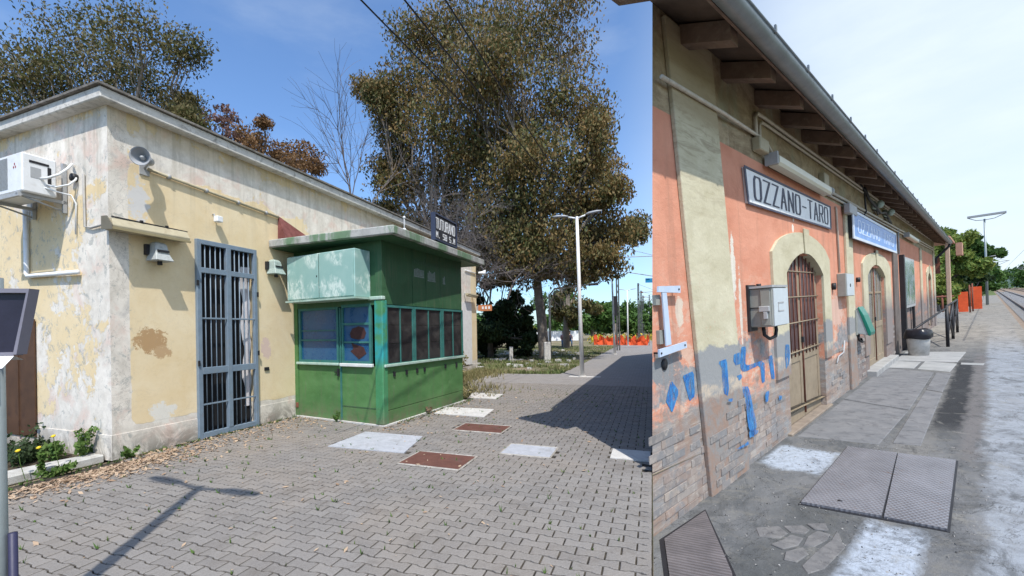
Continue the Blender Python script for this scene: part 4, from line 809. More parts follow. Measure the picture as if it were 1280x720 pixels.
# grass tufts past the paving, dry weeds at the building foot, weeds in joints
def blades(P, h, w, spread=.5, n=3):
    N = len(P); P = np.repeat(P, n, 0); h = np.repeat(h, n)[:, None]*RNG.uniform(.5, 1.2, (N*n, 1)); d = RNG.normal(size=(N*n, 3)); d[:, 2] = 0; d /= np.linalg.norm(d, axis=1)[:, None]
    s = np.stack([-d[:, 1], d[:, 0], d[:, 2]], 1)*w; tip = P+d*h*spread*RNG.random((N*n, 1))+np.array([0, 0, 1])*h; mid = P+(tip-P)*.55-np.array([0, 0, .02])
    return np.stack([P-s, P+s, mid+s*.7, tip], 1)
MAn = np.array(MA)
def toW(P): return P@MAn[:3, :3].T+MAn[:3, 3]
def scatter(n, f):
    P = np.array([f() for _ in range(n)]); return toW(P)
def gr1():
    while True:
        s = 11.75+(RNG.random()**1.6)*26; o = RNG.uniform(-9, 3.35)
        return (s, -o, -.03)
P = scatter(26000, gr1); keep = (P[:, 1] > 8); P = P[keep]; nzv = np.sin(P[:, 0]*1.7+np.cos(P[:, 1]*1.1)*2)+np.sin(P[:, 1]*2.3+P[:, 0]); P = P[nzv > -.25]
q = quads('rough_grass', blades(P, RNG.uniform(.03, .17, len(P)), .014, .9, 3), M_GRASS, kind='stuff'); tag(q, 'rough green and straw coloured grass past the end of the paving', 'grass')
def gr2():
    o = abs(RNG.normal(0, .55)); s = RNG.uniform(6.2, 12.2); return (s, -(.05+o+(2.0 if RNG.random() < .35 and s < 8 else 0)*RNG.random()), 0)
P = scatter(4200, gr2); q = quads('dry_weeds', blades(P, RNG.uniform(.03, .22, len(P)), .010, .8, 3), M_DRYWEED, kind='stuff'); tag(q, 'dry yellowish weeds at the foot of the yellow wall beyond the kiosk', 'weeds')
def gr3():
    if RNG.random() < .5: s = RNG.uniform(-1.5, 9); o = abs(RNG.normal(0, .09))+(.02 if s < 2.9 else 0); o = o if s < 3 or s > 5.8 else 2.2+abs(RNG.normal(0, .08))+(s-2.7)*.08
    else: s = round(RNG.uniform(-4, 8), 1)+.05; o = RNG.uniform(.3, 6.2)
    return (s, -o, 0)
P = scatter(1500, gr3); q = quads('joint_weeds', blades(P, RNG.uniform(.01, .05, len(P)), .004, .9, 4), M_WEED, kind='stuff'); tag(q, 'tiny green weeds growing in the joints of the block paving', 'weeds')
# fallen leaves
def lf():
    r = RNG.random()
    if r < .5: return (RNG.normal(-.30, .5), -(.25+abs(RNG.normal(0, .28))), .008)
    if r < .75: return (RNG.uniform(.0, 3.0), -abs(RNG.normal(.35, .35))-.03, .008)
    if r < .84: return (RNG.uniform(2.4, 6.5), -(2.25+abs(RNG.normal(0, .35))), .008)
    return (RNG.uniform(-3, 8), -RNG.uniform(.1, 1)**1.6*5.8, .008)
P = []
while len(P) < 5200:
    v = lf()
    if v[0] < -.02 and -v[1] < .12: continue
    if v[0] < -2.5 or in_poly(v[0], -v[1], [(3.0, -.1), (2.70, 2.2), (5.55, 2.42), (5.8, -.1)]) or v[1] > -.02: continue
    P.append(v)
P = toW(np.array(P)); N = len(P); a = RNG.uniform(0, 2*math.pi, N); L = .007+.034*RNG.random((N, 1))**2.2; d = np.stack([np.cos(a), np.sin(a), RNG.normal(0, .25, N)], 1); e = np.stack([-np.sin(a), np.cos(a), RNG.normal(0, .35, N)], 1)
V = np.stack([P-d*L, P+e*L*.42+np.array([0, 0, .004]), P+d*L+np.array([0, 0, .006]), P-e*L*.42+np.array([0, 0, .004])], 1); q = quads('fallen_leaves', V, M_DRYLEAF, kind='stuff'); tag(q, 'dry tan leaves scattered on the paving along the wall foot', 'leaves')
# plants at the corner
def plant(label, s, y, h, r, mt, n=160, size=.07, name='leafy_weed', stalks=5):
    c = MA @ Vector((s, y, 0)); t = Thing(name, label, 'plant', WORLD, tuple(c)); mb = MB(); cs = []
    for k in range(stalks):
        tip = c+Vector((RNG.normal(0, r*.6), RNG.normal(0, r*.6), h*RNG.uniform(.6, 1))); limb(mb, c, tip, .008, .003, 4, .3, 4)
        for i in range(4): q = c.lerp(tip, .35+.2*i); cs.append(tuple(q))
    t.part('stem', mb, M_WEED); quads('leaves', leaf_quads(cs, [r*.35]*len(cs), n//len(cs)+4, size, -.1, aspect=1.8)-np.array(c), mt, parent=t.o)
plant('tall leafy weed at the building corner in front of the side wall', -.13, .42, .42, .16, M_WEED, 260, .045); plant('low bright green weed left of the tall one at the side wall', -.28, .66, .26, .22, M_WEED, 220, .04)
for i, (s, y, h) in enumerate(((-.35, 1.1, .45), (-.5, 1.5, .62), (-.7, 1.9, .7), (-1.0, 1.3, .55), (-1.1, .9, .4), (-.6, 2.6, .8), (-1.4, 1.9, .7), (-.45, .95, .35))):
    h *= .62; plant(['dark leafy plant in the bed by the side wall, nearest the low weed', 'dark leafy plant in the bed below the brown panel', 'dark tall plant in the bed under the hood', 'dark plant in the middle of the bed', 'dark plant close to the kerb in the bed', 'dark plant at the back of the bed', 'dark plant at the left of the bed', 'dark short plant beside the kerb and side wall'][i], s, y, h, .34, M_DKGREEN if i % 2 else mat_leaf('shaded_plant_leaves', [(.02, .035, .014), (.045, .07, .025)]), 300, .045, name='bed_plant', stalks=9)
for i, (x, y, z) in enumerate(((-4.93, 5.02, .33), (-5.0, 4.70, .20), (-5.06, 4.98, .10))):
    zt = (.42, .34, .30)[i]; b = (x+.03, y+.04, .02)
    t = Thing('dandelion', ['yellow dandelion, highest of three by the kerb', 'yellow dandelion hanging over the kerb, middle of three', 'yellow dandelion, leftmost and lowest of three by the kerb'][i], 'flower', WORLD, b); tp = (x, y, zt)
    t.part('stalk', MB().tube([b, (x+.02, y, zt*.6), tp], .004, 4), M_WEED); t.part('blossom', MB().lathe([(0, -.012), (.02, 0), (.024, .010), (0, .022)], 10, tp, (0, -.5, 1)), M_YELLOWF)
plant('upright dark weed growing through the kerb joint', -.66, .05, .30, .05, M_WEED, 90, .055, stalks=2); plant('low green weed on the paving in front of the kerb', -.55, -.02, .10, .12, M_WEED, 140, .05, stalks=5); plant('pale weed at the left edge of the paving by the post', -1.25, -.1, .12, .1, M_DRYWEED, 120, .05, stalks=5)
plant('small green weed at the foot of the building corner', .16, -.07, .14, .08, M_WEED, 90, .04, stalks=4); plant('green weed at the foot of the kiosk far corner', 5.75, -2.35, .25, .18, M_DRYWEED, 220, .05, stalks=7); plant('tall straw coloured weed against the yellow wall beyond the kiosk', 9.3, -.5, .9, .5, M_DRYWEED, 500, .08, stalks=14)
plant('small weed with yellow flowers at the kiosk door', 2.80, -1.15, .2, .06, M_WEED, 40, .03, stalks=3); plant('reddish weed at the foot of the kiosk long side', 3.95, -2.36, .16, .05, M_DRYLEAF, 40, .04, stalks=3)

# ================================================================== RIGHT STATION (frame B: x along the facade, -y towards the track, z up)
def mat_asphalt():
    m = NT('patched_platform_asphalt', .95, .15); x, yy, z = m.xyz(); o = m.mth('MULTIPLY', yy, -1.)
    n = m.noise(1.6, 9, .68, .4, vec=m.map((.7, 1.4, 1))); n2 = m.noise(5, 8, .75, .6); n3 = m.noise(28, 5, .75); wob = m.noise(3.2, 7, .7, vec=m.map((.8, 1.6, 1), (4, 4, 0)))
    col = m.mix(m.rng(n, .36, .64), (.095, .10, .105), (.165, .168, .172)); col = m.mix(m.rng(n2, .5, .7, 0, .6), col, (.20, .19, .165)); col = m.mix(m.rng(n3, .55, .75, 0, .55), col, (.24, .24, .24))
    def rect(x0, x1, o0, o1, wx=.12, wo=.05, ax=.9, ao=.25): return m.mth('MULTIPLY', m.band(x, x0, x1, wx, wob, ax), m.band(o, o0, o1, wo, wob, ao))
    col = m.mix(m.mth('MULTIPLY', rect(1, 4.6, .55, 1.0, .2, .1), .5), col, (.055, .06, .06))
    col = m.mix(m.mth('MULTIPLY', rect(5.0, 20, .95, 1.27, .2, .03), .55), col, (.19, .185, .175))
    col = m.mix(m.mth('MULTIPLY', rect(7.8, 15.5, 1.20, 1.48, .5, .04), .92), col, (.028, .030, .034))
    col = m.mix(m.mth('MULTIPLY', rect(6.6, 17, 1.47, 1.64, .3, .04), .6), col, (.15, .14, .14))
    lime = m.mth('MULTIPLY', m.band(o, 1.66, 2.32, .05, wob, .35), m.rng(m.noise(4, 9, .8, .5), .34, .58, .25, 1)); lime = m.mth('MULTIPLY', lime, m.rng(x, 34, 26))
    col = m.mix(m.mth('MULTIPLY', lime, .9), col, (.30, .33, .37))
    rough_ = m.rng(m.noise(16, 8, .8, .4), .36, .54)
    for a in ((5.25, 6.1, .05, .60, .06, .03, .5, .12), (3.0, 4.38, 1.06, 1.40, .06, .03, .3, .14)):
        col = m.mix(m.mth('MULTIPLY', rect(*a), m.mth('ADD', .35, m.mth('MULTIPLY', rough_, .6))), col, (.38, .43, .50))
    far = m.rng(x, 17, 24); col = m.mix(m.mth('MULTIPLY', far, .75), col, m.mix(m.rng(n, .35, .65), (.24, .22, .19), (.34, .315, .27)))  # far end painted lighter as sunlit ground, partly real paler concrete
    crk = m.noise(1.3, 8, .65, 1.0, vec=m.map((.8, 1.3, 1), (7, 3, 0))); dmp = m.noise(2.4, 9, .75, .7, vec=m.map((.7, 1.4, 1), (1, 8, 0))); col = m.mix(m.rng(dmp, .52, .62, 0, .6), col, (.065, .068, .07)); col = m.mix(m.rng(dmp, .42, .34, 0, .5), col, (.24, .235, .215)); col = m.mix(m.mth('MULTIPLY', m.band(crk, .496, .504, .002), .55), col, (.03, .03, .03))
    m.color(col).bump(m.mth('ADD', n3, m.mth('ADD', m.mth('MULTIPLY', n2, 1.5), m.mth('MULTIPLY', m.noise(70, 4, .7), .7))), .8, .012); return m.m
g = MB(); GP = [(-9.3, 7.0*-1-.0), (3.05, .01), (30.8, .01), (31.0, 14), (420, 60), (420, -2.55), (60, -2.55), (-9.3, -2.55)]
g.add([(a, b, 0) for a, b in [(-9.3, -6.93), (3.05, .015), (30.8, .015), (31, 30), (420, 120), (420, -2.55), (-9.3, -2.55)]][::-1], [tuple(range(7))])
g = MB(); g.add([(a, b, 0) for a, b in ((-.35*4.2, -2.55), (3.04, .0), (3.04, .02), (30.9, .02), (31, 12), (120, 12), (120, -2.55))], [tuple(range(7))[::-1]])
g.add([(-1.47, -2.55, 0), (120, -2.55, 0), (120, -2.55, -.5), (-1.47, -2.55, -.5)], [(0, 1, 2, 3)])
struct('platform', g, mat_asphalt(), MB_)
def mat_trackbed():
    m = NT('track_ballast', .95, .1); col = m.mix(m.rng(m.noise(9, 8, .8), .35, .65), (.16, .12, .09), (.36, .29, .23)); m.color(col).bump(m.noise(14, 6, .8), .9, .05); return m.m
g = MB(); g.add([(-12, -2.551, -.3), (420, -2.551, -.3), (420, -11, -.3), (-12, -11, -.3)], [(3, 2, 1, 0)]); struct('track_bed', g, mat_trackbed(), MB_)
M_GRASSY = mat_concrete('grassy_ground', (.06, .10, .03), (.14, .17, .06), (.20, .17, .10), .5, .4)
g = MB(); g.add([(31, 12, -.01), (120, 12, -.01), (120, -2.6, -.01), (420, -2.6, -.32), (420, 215, -.01), (31, 13.5, -.01)], [tuple(range(6))[::-1]]); g.add([(-12, -11, -.25), (420, -11, -.25), (420, -200, -.25), (-12, -200, -.25)], [(3, 2, 1, 0)]); struct('field', g, M_GRASSY, MB_)
M_RAIL = paint('rail_steel', (.12, .085, .07), .2, .5, metal=.4)
for k, o in enumerate((3.45, 4.95, 7.4, 8.9)):
    single('rail', MB().box(-10, 400, -o-.035, -o+.035, -.26, -.10), M_RAIL, ['rusty rail nearest the right hand platform', 'rusty rail of the near track, farther one', 'rusty rail of the far track, nearer one', 'rusty rail of the far track, farther one'][k], 'rail', MB_, (0, -o, -.3))
sl = MB()
for k in range(300): x = 6+k*.62; sl.box(x, x+.24, -5.5, -2.9, -.30, -.245)
tag(sl.build('sleepers', M_CONCD, None, M=MB_), 'concrete sleepers under the near track', 'sleepers', kind='stuff')

def mat_facade():
    m = NT('salmon_plaster', .93, .12); x, y, z = m.xyz()
    n = m.noise(2.2, 8, .65, .4, vec=m.map((.6, 1, 1))); n2 = m.noise(6, 8, .72, .5, vec=m.map((.6, 1, 1.1))); n3 = m.noise(26, 5, .7); big = m.noise(.8, 4, .5, vec=m.map((.6, 1, 1), (5, 0, 1)))
    sal = m.mix(m.rng(n, .35, .65), (.56, .24, .155), (.66, .315, .215)); sal = m.mix(m.rng(n2, .56, .74, 0, .45), sal, (.45, .21, .15))
    fr = m.rng(m.mth('ADD', z, m.mth('MULTIPLY', n3, .01)), 3.385, 3.39)
    beige = m.mix(m.rng(n2, .35, .65), (.30, .235, .15), (.44, .36, .24)); beige = m.mix(m.rng(m.noise(3, 9, .8, .8, vec=m.map((.4, 1, 1))), .44, .58, 0, .75), beige, (.20, .145, .09)); beige = m.mix(m.rng(m.noise(1.2, 7, .7, .6, vec=m.map((1.2, 1, .5), (4, 0, 2))), .52, .62, 0, .6), beige, (.26, .28, .20)); beige = m.mix(m.rng(m.noise(2.5, 8, .8, .4, vec=m.map((2.2, 1, .3), (9, 0, 2))), .58, .66, 0, .6), beige, (.52, .46, .36)); col = m.mix(fr, sal, beige)
    zz = m.mth('ADD', z, m.mth('MULTIPLY', m.mth('SUBTRACT', big, .5), .9)); zz = m.mth('ADD', zz, m.mth('MULTIPLY', m.mth('SUBTRACT', n2, .5), .5))
    lo = m.rng(x, 3.2, 5.2, .95, 1.22)
    # bare cream and white flakes in the middle band, cement below, soot further along
    fl = m.mth('MULTIPLY', m.rng(zz, 2.2, 1.2), m.rng(m.noise(7, 10, .8, .5, vec=m.map((.6, 1, 1.1), (2, 0, 6))), .51, .54)); col = m.mix(m.mth('MULTIPLY', fl, .65), col, (.60, .50, .40))
    cem = m.mix(m.rng(m.noise(8, 9, .8, .5), .38, .62), (.19, .19, .20), (.36, .35, .34)); cem = m.mix(m.rng(m.noise(5, 9, .8, .4), .55, .60, 0, .7), cem, (.52, .33, .26))
    col = m.mix(m.mth('MULTIPLY', m.band(zz, .93, 1.30, .02), m.rng(m.noise(1.1, 5, .6, .3, vec=m.map((.7, 1, 1), (8, 0, 3))), .44, .50)), col, cem)
    hl_ = m.noise(2.0, 9, .8, .2, vec=m.map((.35, 1, 4.5), (5, 0, 7))); low = m.rng(zz, .88, .80); mixl = m.mix(m.rng(m.noise(3.4, 8, .7, .6, vec=m.map((.6, 1, 1.3), (1, 0, 9))), .40, .62), (.30, .215, .17), (.27, .27, .27)); mixl = m.mix(m.rng(m.noise(7, 8, .8, .8, vec=m.map((.6, 1, 1.3), (3, 0, 5))), .55, .68, 0, .8), mixl, (.50, .42, .34))
    mixl = m.mix(m.rng(hl_, .52, .60, 0, .7), mixl, (.44, .39, .34)); mixl = m.mix(m.rng(hl_, .45, .38, 0, .7), mixl, (.13, .11, .10)); col = m.mix(low, col, mixl)
    soot = m.mth('MULTIPLY', m.rng(x, 9.5, 12), m.rng(zz, 1.75, 1.35)); col = m.mix(m.mth('MULTIPLY', soot, .62), col, (.17, .14, .135))
    wob = m.noise(9, 9, .78, .3, vec=m.map((.7, 1, 1)))
    for cx, cz, rx, rz, c in ((4.98, 2.10, .06, .34, (.66, .62, .54)), (5.14, 1.75, .035, .40, (.64, .58, .50)), (3.72, 1.72, .07, .14, (.62, .52, .42)), (3.42, 1.28, .28, .13, (.24, .245, .25)), (9.6, 1.5, .5, .25, (.60, .40, .32)), (8.15, 2.05, .0, .0, (1, 1, 1)), (7.2, 2.72, .05, .05, (.75, .70, .62)), (7.25, 2.86, .04, .04, (.75, .70, .62))):
        if rx: col = m.mix(m.blob(x, z, cx, cz, rx, rz, wob, .5), col, c)
    st = m.mth('MULTIPLY', m.rng(m.noise(1.6, 6, .7, vec=m.map((3.2, 1, .16))), .52, .68, 0, .45), m.rng(z, 3.4, 2.6)); col = m.mix(st, col, (.30, .17, .12))
    m.color(col).bump(m.mth('ADD', m.mth('MULTIPLY', n2, 1.2), m.mth('MULTIPLY', n3, .5)), .6, .015); return m.m
M_FAC = mat_facade()
def mat_stone():
    m = NT('cream_stone_render', .92, .15); x, y, z = m.xyz(); n = m.noise(3, 8, .7, .4, vec=m.map((.6, 1, 1)))
    col = m.mix(m.rng(n, .35, .65), (.46, .42, .29), (.58, .54, .40)); col = m.mix(m.mth('MULTIPLY', m.rng(z, 2.3, 3.3), m.rng(m.noise(4, 8, .75, .6, vec=m.map((.5, 1, 3.5))), .48, .60, 0, .6)), col, (.24, .19, .13))
    col = m.mix(m.rng(z, 3.3, 3.5, 0, .8), col, (.33, .27, .17)); zz = m.mth('ADD', z, m.mth('MULTIPLY', m.mth('SUBTRACT', n, .5), .35))
    col = m.mix(m.mth('MULTIPLY', m.rng(z, 2.3, 1.3), m.rng(m.noise(14, 7, .75), .60, .66, 0, .7)), col, (.50, .25, .18))
    col = m.mix(m.rng(zz, 1.36, 1.33), col, (.28, .285, .285)); col = m.mix(m.mth('MULTIPLY', m.rng(zz, 1.05, 1.02), m.rng(m.noise(6, 8, .75, .5), .42, .55)), col, (.50, .42, .33)); col = m.mix(m.rng(zz, .92, .86), col, m.mix(m.rng(m.noise(6, 8, .75, .5), .42, .6), (.30, .21, .165), (.26, .25, .24)))
    col = m.mix(m.mth('MULTIPLY', m.rng(x, 11, 14), m.rng(zz, 1.9, 1.3)), col, (.24, .21, .20))
    m.color(col).bump(m.mth('ADD', n, m.noise(20, 6, .7)), .6, .012); return m.m
M_STONE = mat_stone()
M_WOODD = paint('pale_door_wood', (.27, .215, .15), .15, .7, 5, dirt=(.19, .14, .09), dirt_amt=.6); M_RAFT = paint('rafter_wood', (.17, .115, .085), .25, .85, 6, dirt=(.30, .25, .20), dirt_amt=.5); M_BOARD = paint('soffit_boards', (.10, .072, .055), .3, .9, 4)
M_MAROON = mat_glass('dark_maroon_pane', (.075, .035, .04), .3, (.15, .10, .10), .4); M_GUT = paint('zinc_gutter', (.22, .25, .27), .15, .45, 5, metal=.5, dirt=(.12, .12, .12), dirt_amt=.4)
def mat_brick():
    m = NT('old_brick', .93, .1); r = m.rnd(); rp = m.n('ShaderNodeValToRGB'); m.put(rp.inputs[0], r); e = rp.color_ramp.elements; e[0].color = (.20, .19, .185, 1); e[1].color = (.30, .22, .18, 1)
    for p_, c in ((.3, (.25, .225, .21)), (.55, (.28, .22, .19)), (.75, (.35, .30, .26)), (.88, (.24, .225, .22))): q_ = e.new(p_); q_.color = (*c, 1)
    g_ = m.n('ShaderNodeNewGeometry').outputs['Position']; col = m.mix(m.rng(m.noise(9, 8, .75, .5, vec=g_), .45, .68, 0, .7), rp.outputs[0], (.42, .37, .33)); col = m.mix(m.rng(m.noise(2.6, 8, .7, .5, vec=g_), .48, .56, 0, .75), col, (.22, .22, .225)); col = m.mix(m.rng(m.noise(7, 9, .8, .6, vec=g_), .56, .62, 0, .8), col, (.46, .41, .36)); col = m.mix(m.rng(m.noise(5, 9, .8, .6, vec=g_), .42, .36, 0, .7), col, (.10, .085, .08))
    m.color(col).bump(m.noise(40, 6, .75, vec=g_), .8, .006); return m.m
M_BRICK = mat_brick()
RB = Thing('salmon_station_building', 'salmon plastered station building with exposed bricks, arched doors and a long gutter', 'building', MB_)
SH = .111          # the near end leans back with the wall's batter
w = MB(); HT = 4.25; D1 = (6.72, 8.64, 0, 2.38); D2 = (12.55, 15.0, .05, 2.36); D3 = (27.0, 28.6, .1, 2.45)
wall_grid(w, 3.6, 30.8, -.3, HT, [D1, D2, D3], 0, .16)
w.add([(3.07-SH*.3, 0, -.3), (3.6, 0, -.3), (3.6, 0, HT), (3.07+SH*HT, 0, HT)], [(0, 1, 2, 3)])
w.add([(3.07-SH*.3, 0, -.3), (3.07+SH*HT, 0, HT), (14.0+SH*HT, 5.2, HT), (14.0, 5.2, -.3)], [(0, 1, 2, 3)]); w.add([(30.8, 0, -.3), (30.8, 5.2, -.3), (30.8, 5.2, HT), (30.8, 0, HT)], [(0, 1, 2, 3)]); w.add([(14.0, 5.2, -.3), (30.8, 5.2, -.3), (30.8, 5.2, HT), (14.0+SH*HT, 5.2, HT)], [(3, 2, 1, 0)])
RB.part('wall', w, M_FAC)
RB.part('wall_core', MB().box(6.0, 9.4, .17, .4, -.3, 2.7).box(12, 15.6, .17, .4, -.3, 2.7).box(26.5, 29, .17, .4, -.3, 2.7), M_DARK)
P_ = MB(); P_.prism([(4.12, -.28), (5.08, -.28), (4.60, 4.17), (3.665, 4.17)], -.04, -.001, 'y'); RB.part('pilaster', P_, M_STONE, bev=.006)
P_ = MB().box(10.42, 11.0, -.04, -.001, -.28, 3.385); RB.part('pilaster', P_, M_STONE, bev=.006)
M_SOOT = paint('sooty_render', (.13, .11, .10), .3, .9, 2, dirt=(.30, .22, .18), dirt_amt=.5)
RB.part('pilaster', MB().box(16.5, 17.4, -.04, -.001, -.28, 3.2), M_SOOT, bev=.006); RB.part('pilaster', MB().box(23.9, 24.5, -.04, -.001, -.28, 3.385), M_STONE, bev=.006); RB.part('pilaster', MB().box(30.1, 30.83, -.04, .0, -.28, HT), M_STONE, bev=.006)
def surround(x0, x1, i0, i1, zb, zs, zt, name='door_surround'):
    """a proud stone arch with stepped shoulders and a keystone, plus the curved reveal behind it"""
    n = 12; arc = [(i0+(i1-i0)*k/n, zs+(zt-zs)*math.sin(math.pi*k/n)**.8) for k in range(n+1)]; oz = zt+.28
    outer = [(x0, zs+.25)]+[(x0+(x1-x0)*k/n, zs+.25+(oz-zs-.25)*math.sin(math.pi*k/n)**.6) for k in range(1, n)]+[(x1, zs+.25)]
    m_ = MB(); yf, yb = -.03, -.0005
    for k in range(n):
        a, b, c, d = arc[k], arc[k+1], outer[k+1], outer[k]; m_.add([(a[0], yf, a[1]), (b[0], yf, b[1]), (c[0], yf, c[1]), (d[0], yf, d[1])], [(0, 1, 2, 3)])
        m_.add([(d[0], yf, d[1]), (c[0], yf, c[1]), (c[0], yb, c[1]), (d[0], yb, d[1])], [(0, 1, 2, 3)]); m_.add([(a[0], yf, a[1]), (b[0], yf, b[1]), (b[0], .15, b[1]), (a[0], .15, a[1])], [(3, 2, 1, 0)])
        m_.add([(a[0], .15, a[1]), (b[0], .15, b[1]), (b[0], .15, zt+.05), (a[0], .15, zt+.05)], [(0, 1, 2, 3)])
    m_.box(x0, i0, yf, yb, zb, zs+.0); m_.box(i1, x1, yf, yb, zb, zs); m_.add([(x0, yf, zs), (i0, yf, zs), (x0, yf, zs+.25)], [(0, 1, 2)]); m_.add([(i1, yf, zs), (x1, yf, zs), (x1, yf, zs+.25)], [(0, 1, 2)])
    m_.box(x0-.001, x0, yf, yb, zs, zs+.25); m_.box(x1, x1+.001, yf, yb, zs, zs+.25); RB.part(name, m_, M_STONE)
    xm = (i0+i1)/2; RB.part('keystone', MB().prism([(xm-.09, zt-.02), (xm+.09, zt-.02), (xm+.14, oz+.06), (xm-.14, oz+.06)], -.05, -.031, 'y'), M_STONE, bev=.006)
surround(6.17, 9.1, 6.72, 8.64, .78, 2.10, 2.40); surround(12.0, 15.95, 12.55, 15.0, .45, 2.15, 2.42); surround(26.5, 29.2, 27.0, 28.6, .3, 2.25, 2.5)
def door(x0, x1, z0, z1, rec, paneM, bars=True):
    t = bpy.data.objects.new('door', None); COL.objects.link(t); t.parent = RB.o; xm = (x0+x1)/2; Q = lambda nm, mb, mt, bev=0.: mb.build(nm, mt, t, bev=bev)
    yb = rec; f = MB(); st_ = .10
    zp = z0+.92
    for a, b in ((x0, xm-.006), (xm+.006, x1)):
        f.box(a, a+st_, yb-.03, yb, z0, z1); f.box(b-st_, b, yb-.03, yb, z0, z1); f.box(a+st_, b-st_, yb-.03, yb, z0, z0+.14); f.box(a+st_, b-st_, yb-.03, yb, zp-.10, zp+.03)
        if not bars: f.box(a+st_, b-st_, yb-.03, yb, 1.75, 1.80); f.box((a+b)/2-.02, (a+b)/2+.02, yb-.025, yb, zp, z1)
    Q('frame', f, M_WOODD, .004); Q('lower_panel', MB().box(x0+st_, xm-st_, yb-.018, yb+.01, z0+.14, zp-.10), M_WOODD); Q('lower_panel', MB().box(xm+st_, x1-st_, yb-.018, yb+.01, z0+.14, zp-.10), M_WOODD)
    Q('pane', MB().box(x0+st_, xm-st_, yb-.01, yb+.005, zp+.03, z1), paneM); Q('pane', MB().box(xm+st_, x1-st_, yb-.01, yb+.005, zp+.03, z1), paneM)
    if bars:
        for a, b in ((x0+st_, xm-st_), (xm+st_, x1-st_)):
            for k in range(4): x = a+(b-a)*(k+.5)/4; Q('bar', MB().tube([(x, yb-.04, zp-.02), (x, yb-.04, z1)], .009, 5), M_RUST)
        for z in (zp+.05, 1.42, 1.78, 2.14): Q('bar', MB().tube([(x0, yb-.045, z), (x1, yb-.045, z)], .010, 5), M_WOODD)
        tf = MB()
        for k in range(16): x = x0+st_+(x1-x0-2*st_)*k/16; tf.prism([(x, zp+.03), (x+.05, zp+.085), (x+.1, zp+.03)], yb-.035, yb-.03, 'y')
        Q('scalloped_trim', tf, M_WOODD)
    Q('handle', MB().box(xm-.03, xm+.03, yb-.06, yb-.03, 1.12, 1.20), M_BLACK); Q('middle_bar', MB().tube([(xm, yb-.04, z0+.05), (xm, yb-.04, z1)], .012, 5), M_RUST)
door(6.73, 8.63, .04, 2.45, .10, M_MAROON); door(12.56, 14.99, .12, 2.5, .08, mat_glass('grey_door_pane', (.16, .15, .14), .25, (.26, .24, .21), .5), False); door(27.0, 28.6, .12, 2.5, .08, M_DARKPANE, False)
RB.part('threshold', MB().box(6.55, 8.8, -.05, .09, -.02, .03), mat_concrete('brown_sill', (.20, .16, .13), (.30, .25, .20), (.12, .11, .10), .5, 4), bev=.008); RB.part('threshold', MB().box(12.2, 15.6, -.16, .07, -.02, .12), M_CONCD, bev=.01)
RB.part('soffit', MB().add([(2.9, .0, HT-.02), (31.1, 0, HT-.02), (31.1, -.50, 3.985), (2.9, -.50, 3.985), (2.9, .0, HT+.03), (31.1, 0, HT+.03), (31.1, -.50, 4.03), (2.9, -.50, 4.03)], [(0, 3, 2, 1)[::-1], (4, 5, 6, 7)[::-1], (0, 1, 5, 4), (1, 2, 6, 5), (2, 3, 7, 6), (3, 0, 4, 7)]), M_BOARD)
x = 2.95
while x < 31: 
    RB.part('rafter', MB().add([(x, .05, HT-.19), (x+.16, .05, HT-.19), (x+.16, -.43, 3.85), (x, -.43, 3.85), (x, .05, HT-.025), (x+.16, .05, HT-.025), (x+.16, -.43, 4.01), (x, -.43, 4.01)], [(0, 3, 2, 1)[::-1], (4, 7, 6, 5), (0, 1, 5, 4)[::-1], (1, 2, 6, 5)[::-1], (2, 3, 7, 6)[::-1], (3, 0, 4, 7)[::-1]]), M_RAFT); x += .98
RB.part('eave_board', MB().box(2.9, 31.1, -.475, -.455, 3.93, 4.02), M_RAFT)
gu = MB(); n = 9; r = .075; vs = []; xs_ = [2.95, 31.15]
for xx in xs_:
    for k in range(n): a = math.pi*(1+k/(n-1)); vs.append((xx, -.555+r*math.cos(a), 3.95+r*math.sin(a)))
    for k in range(n): a = math.pi*(2-k/(n-1)); vs.append((xx, -.555+(r-.006)*math.cos(a), 3.95+(r-.006)*math.sin(a)))
gu.add(vs, [(k, (k+1) % (2*n), 2*n+(k+1) % (2*n), 2*n+k) for k in range(2*n)], True); gu.tube([(2.95, -.63, 3.955), (31.15, -.63, 3.955)], .011, 6)
RB.part('gutter', gu, M_GUT)
x = 3.3
while x < 31: RB.part('gutter_bracket', MB().box(x, x+.03, -.64, -.47, 3.965, 3.975).box(x, x+.03, -.645, -.630, 3.94, 4.0), M_GUT); x += 1.0
rt = MB(); rt.add([(2.9, -.56, 4.045), (31.15, -.56, 4.045), (31.15, .1, 4.33), (3.75, .1, 4.33), (31.15, 2.6, 4.42), (9.0, 2.6, 4.42), (31.15, 5.4, 4.28), (14.6, 5.4, 4.28)], [(0, 1, 2, 3), (3, 2, 4, 5), (5, 4, 6, 7)])
rt.add([(2.9, -.56, 4.085), (31.15, -.56, 4.085), (31.15, .1, 4.37), (3.75, .1, 4.37), (31.15, 2.6, 4.46), (9.0, 2.6, 4.46), (31.15, 5.4, 4.32), (14.6, 5.4, 4.32)], [(3, 2, 1, 0), (5, 4, 2, 3), (7, 6, 4, 5)])
rt.add([(2.9, -.56, 4.045), (31.15, -.56, 4.045), (31.15, -.56, 4.085), (2.9, -.56, 4.085)], [(0, 1, 2, 3)])
RB.part('roof', rt, mat_concrete('clay_roof_tiles', (.28, .13, .08), (.40, .22, .14), (.12, .10, .08), .6, 3))
conduit('downpipe', 'black downpipe elbow under the far end of the long gutter', [(31.0, -.55, 3.88), (31.0, -.50, 3.75), (30.95, -.08, 3.25), (30.95, -.06, 3.0)], .05, M_BLACK, MB_, cat='pipe')

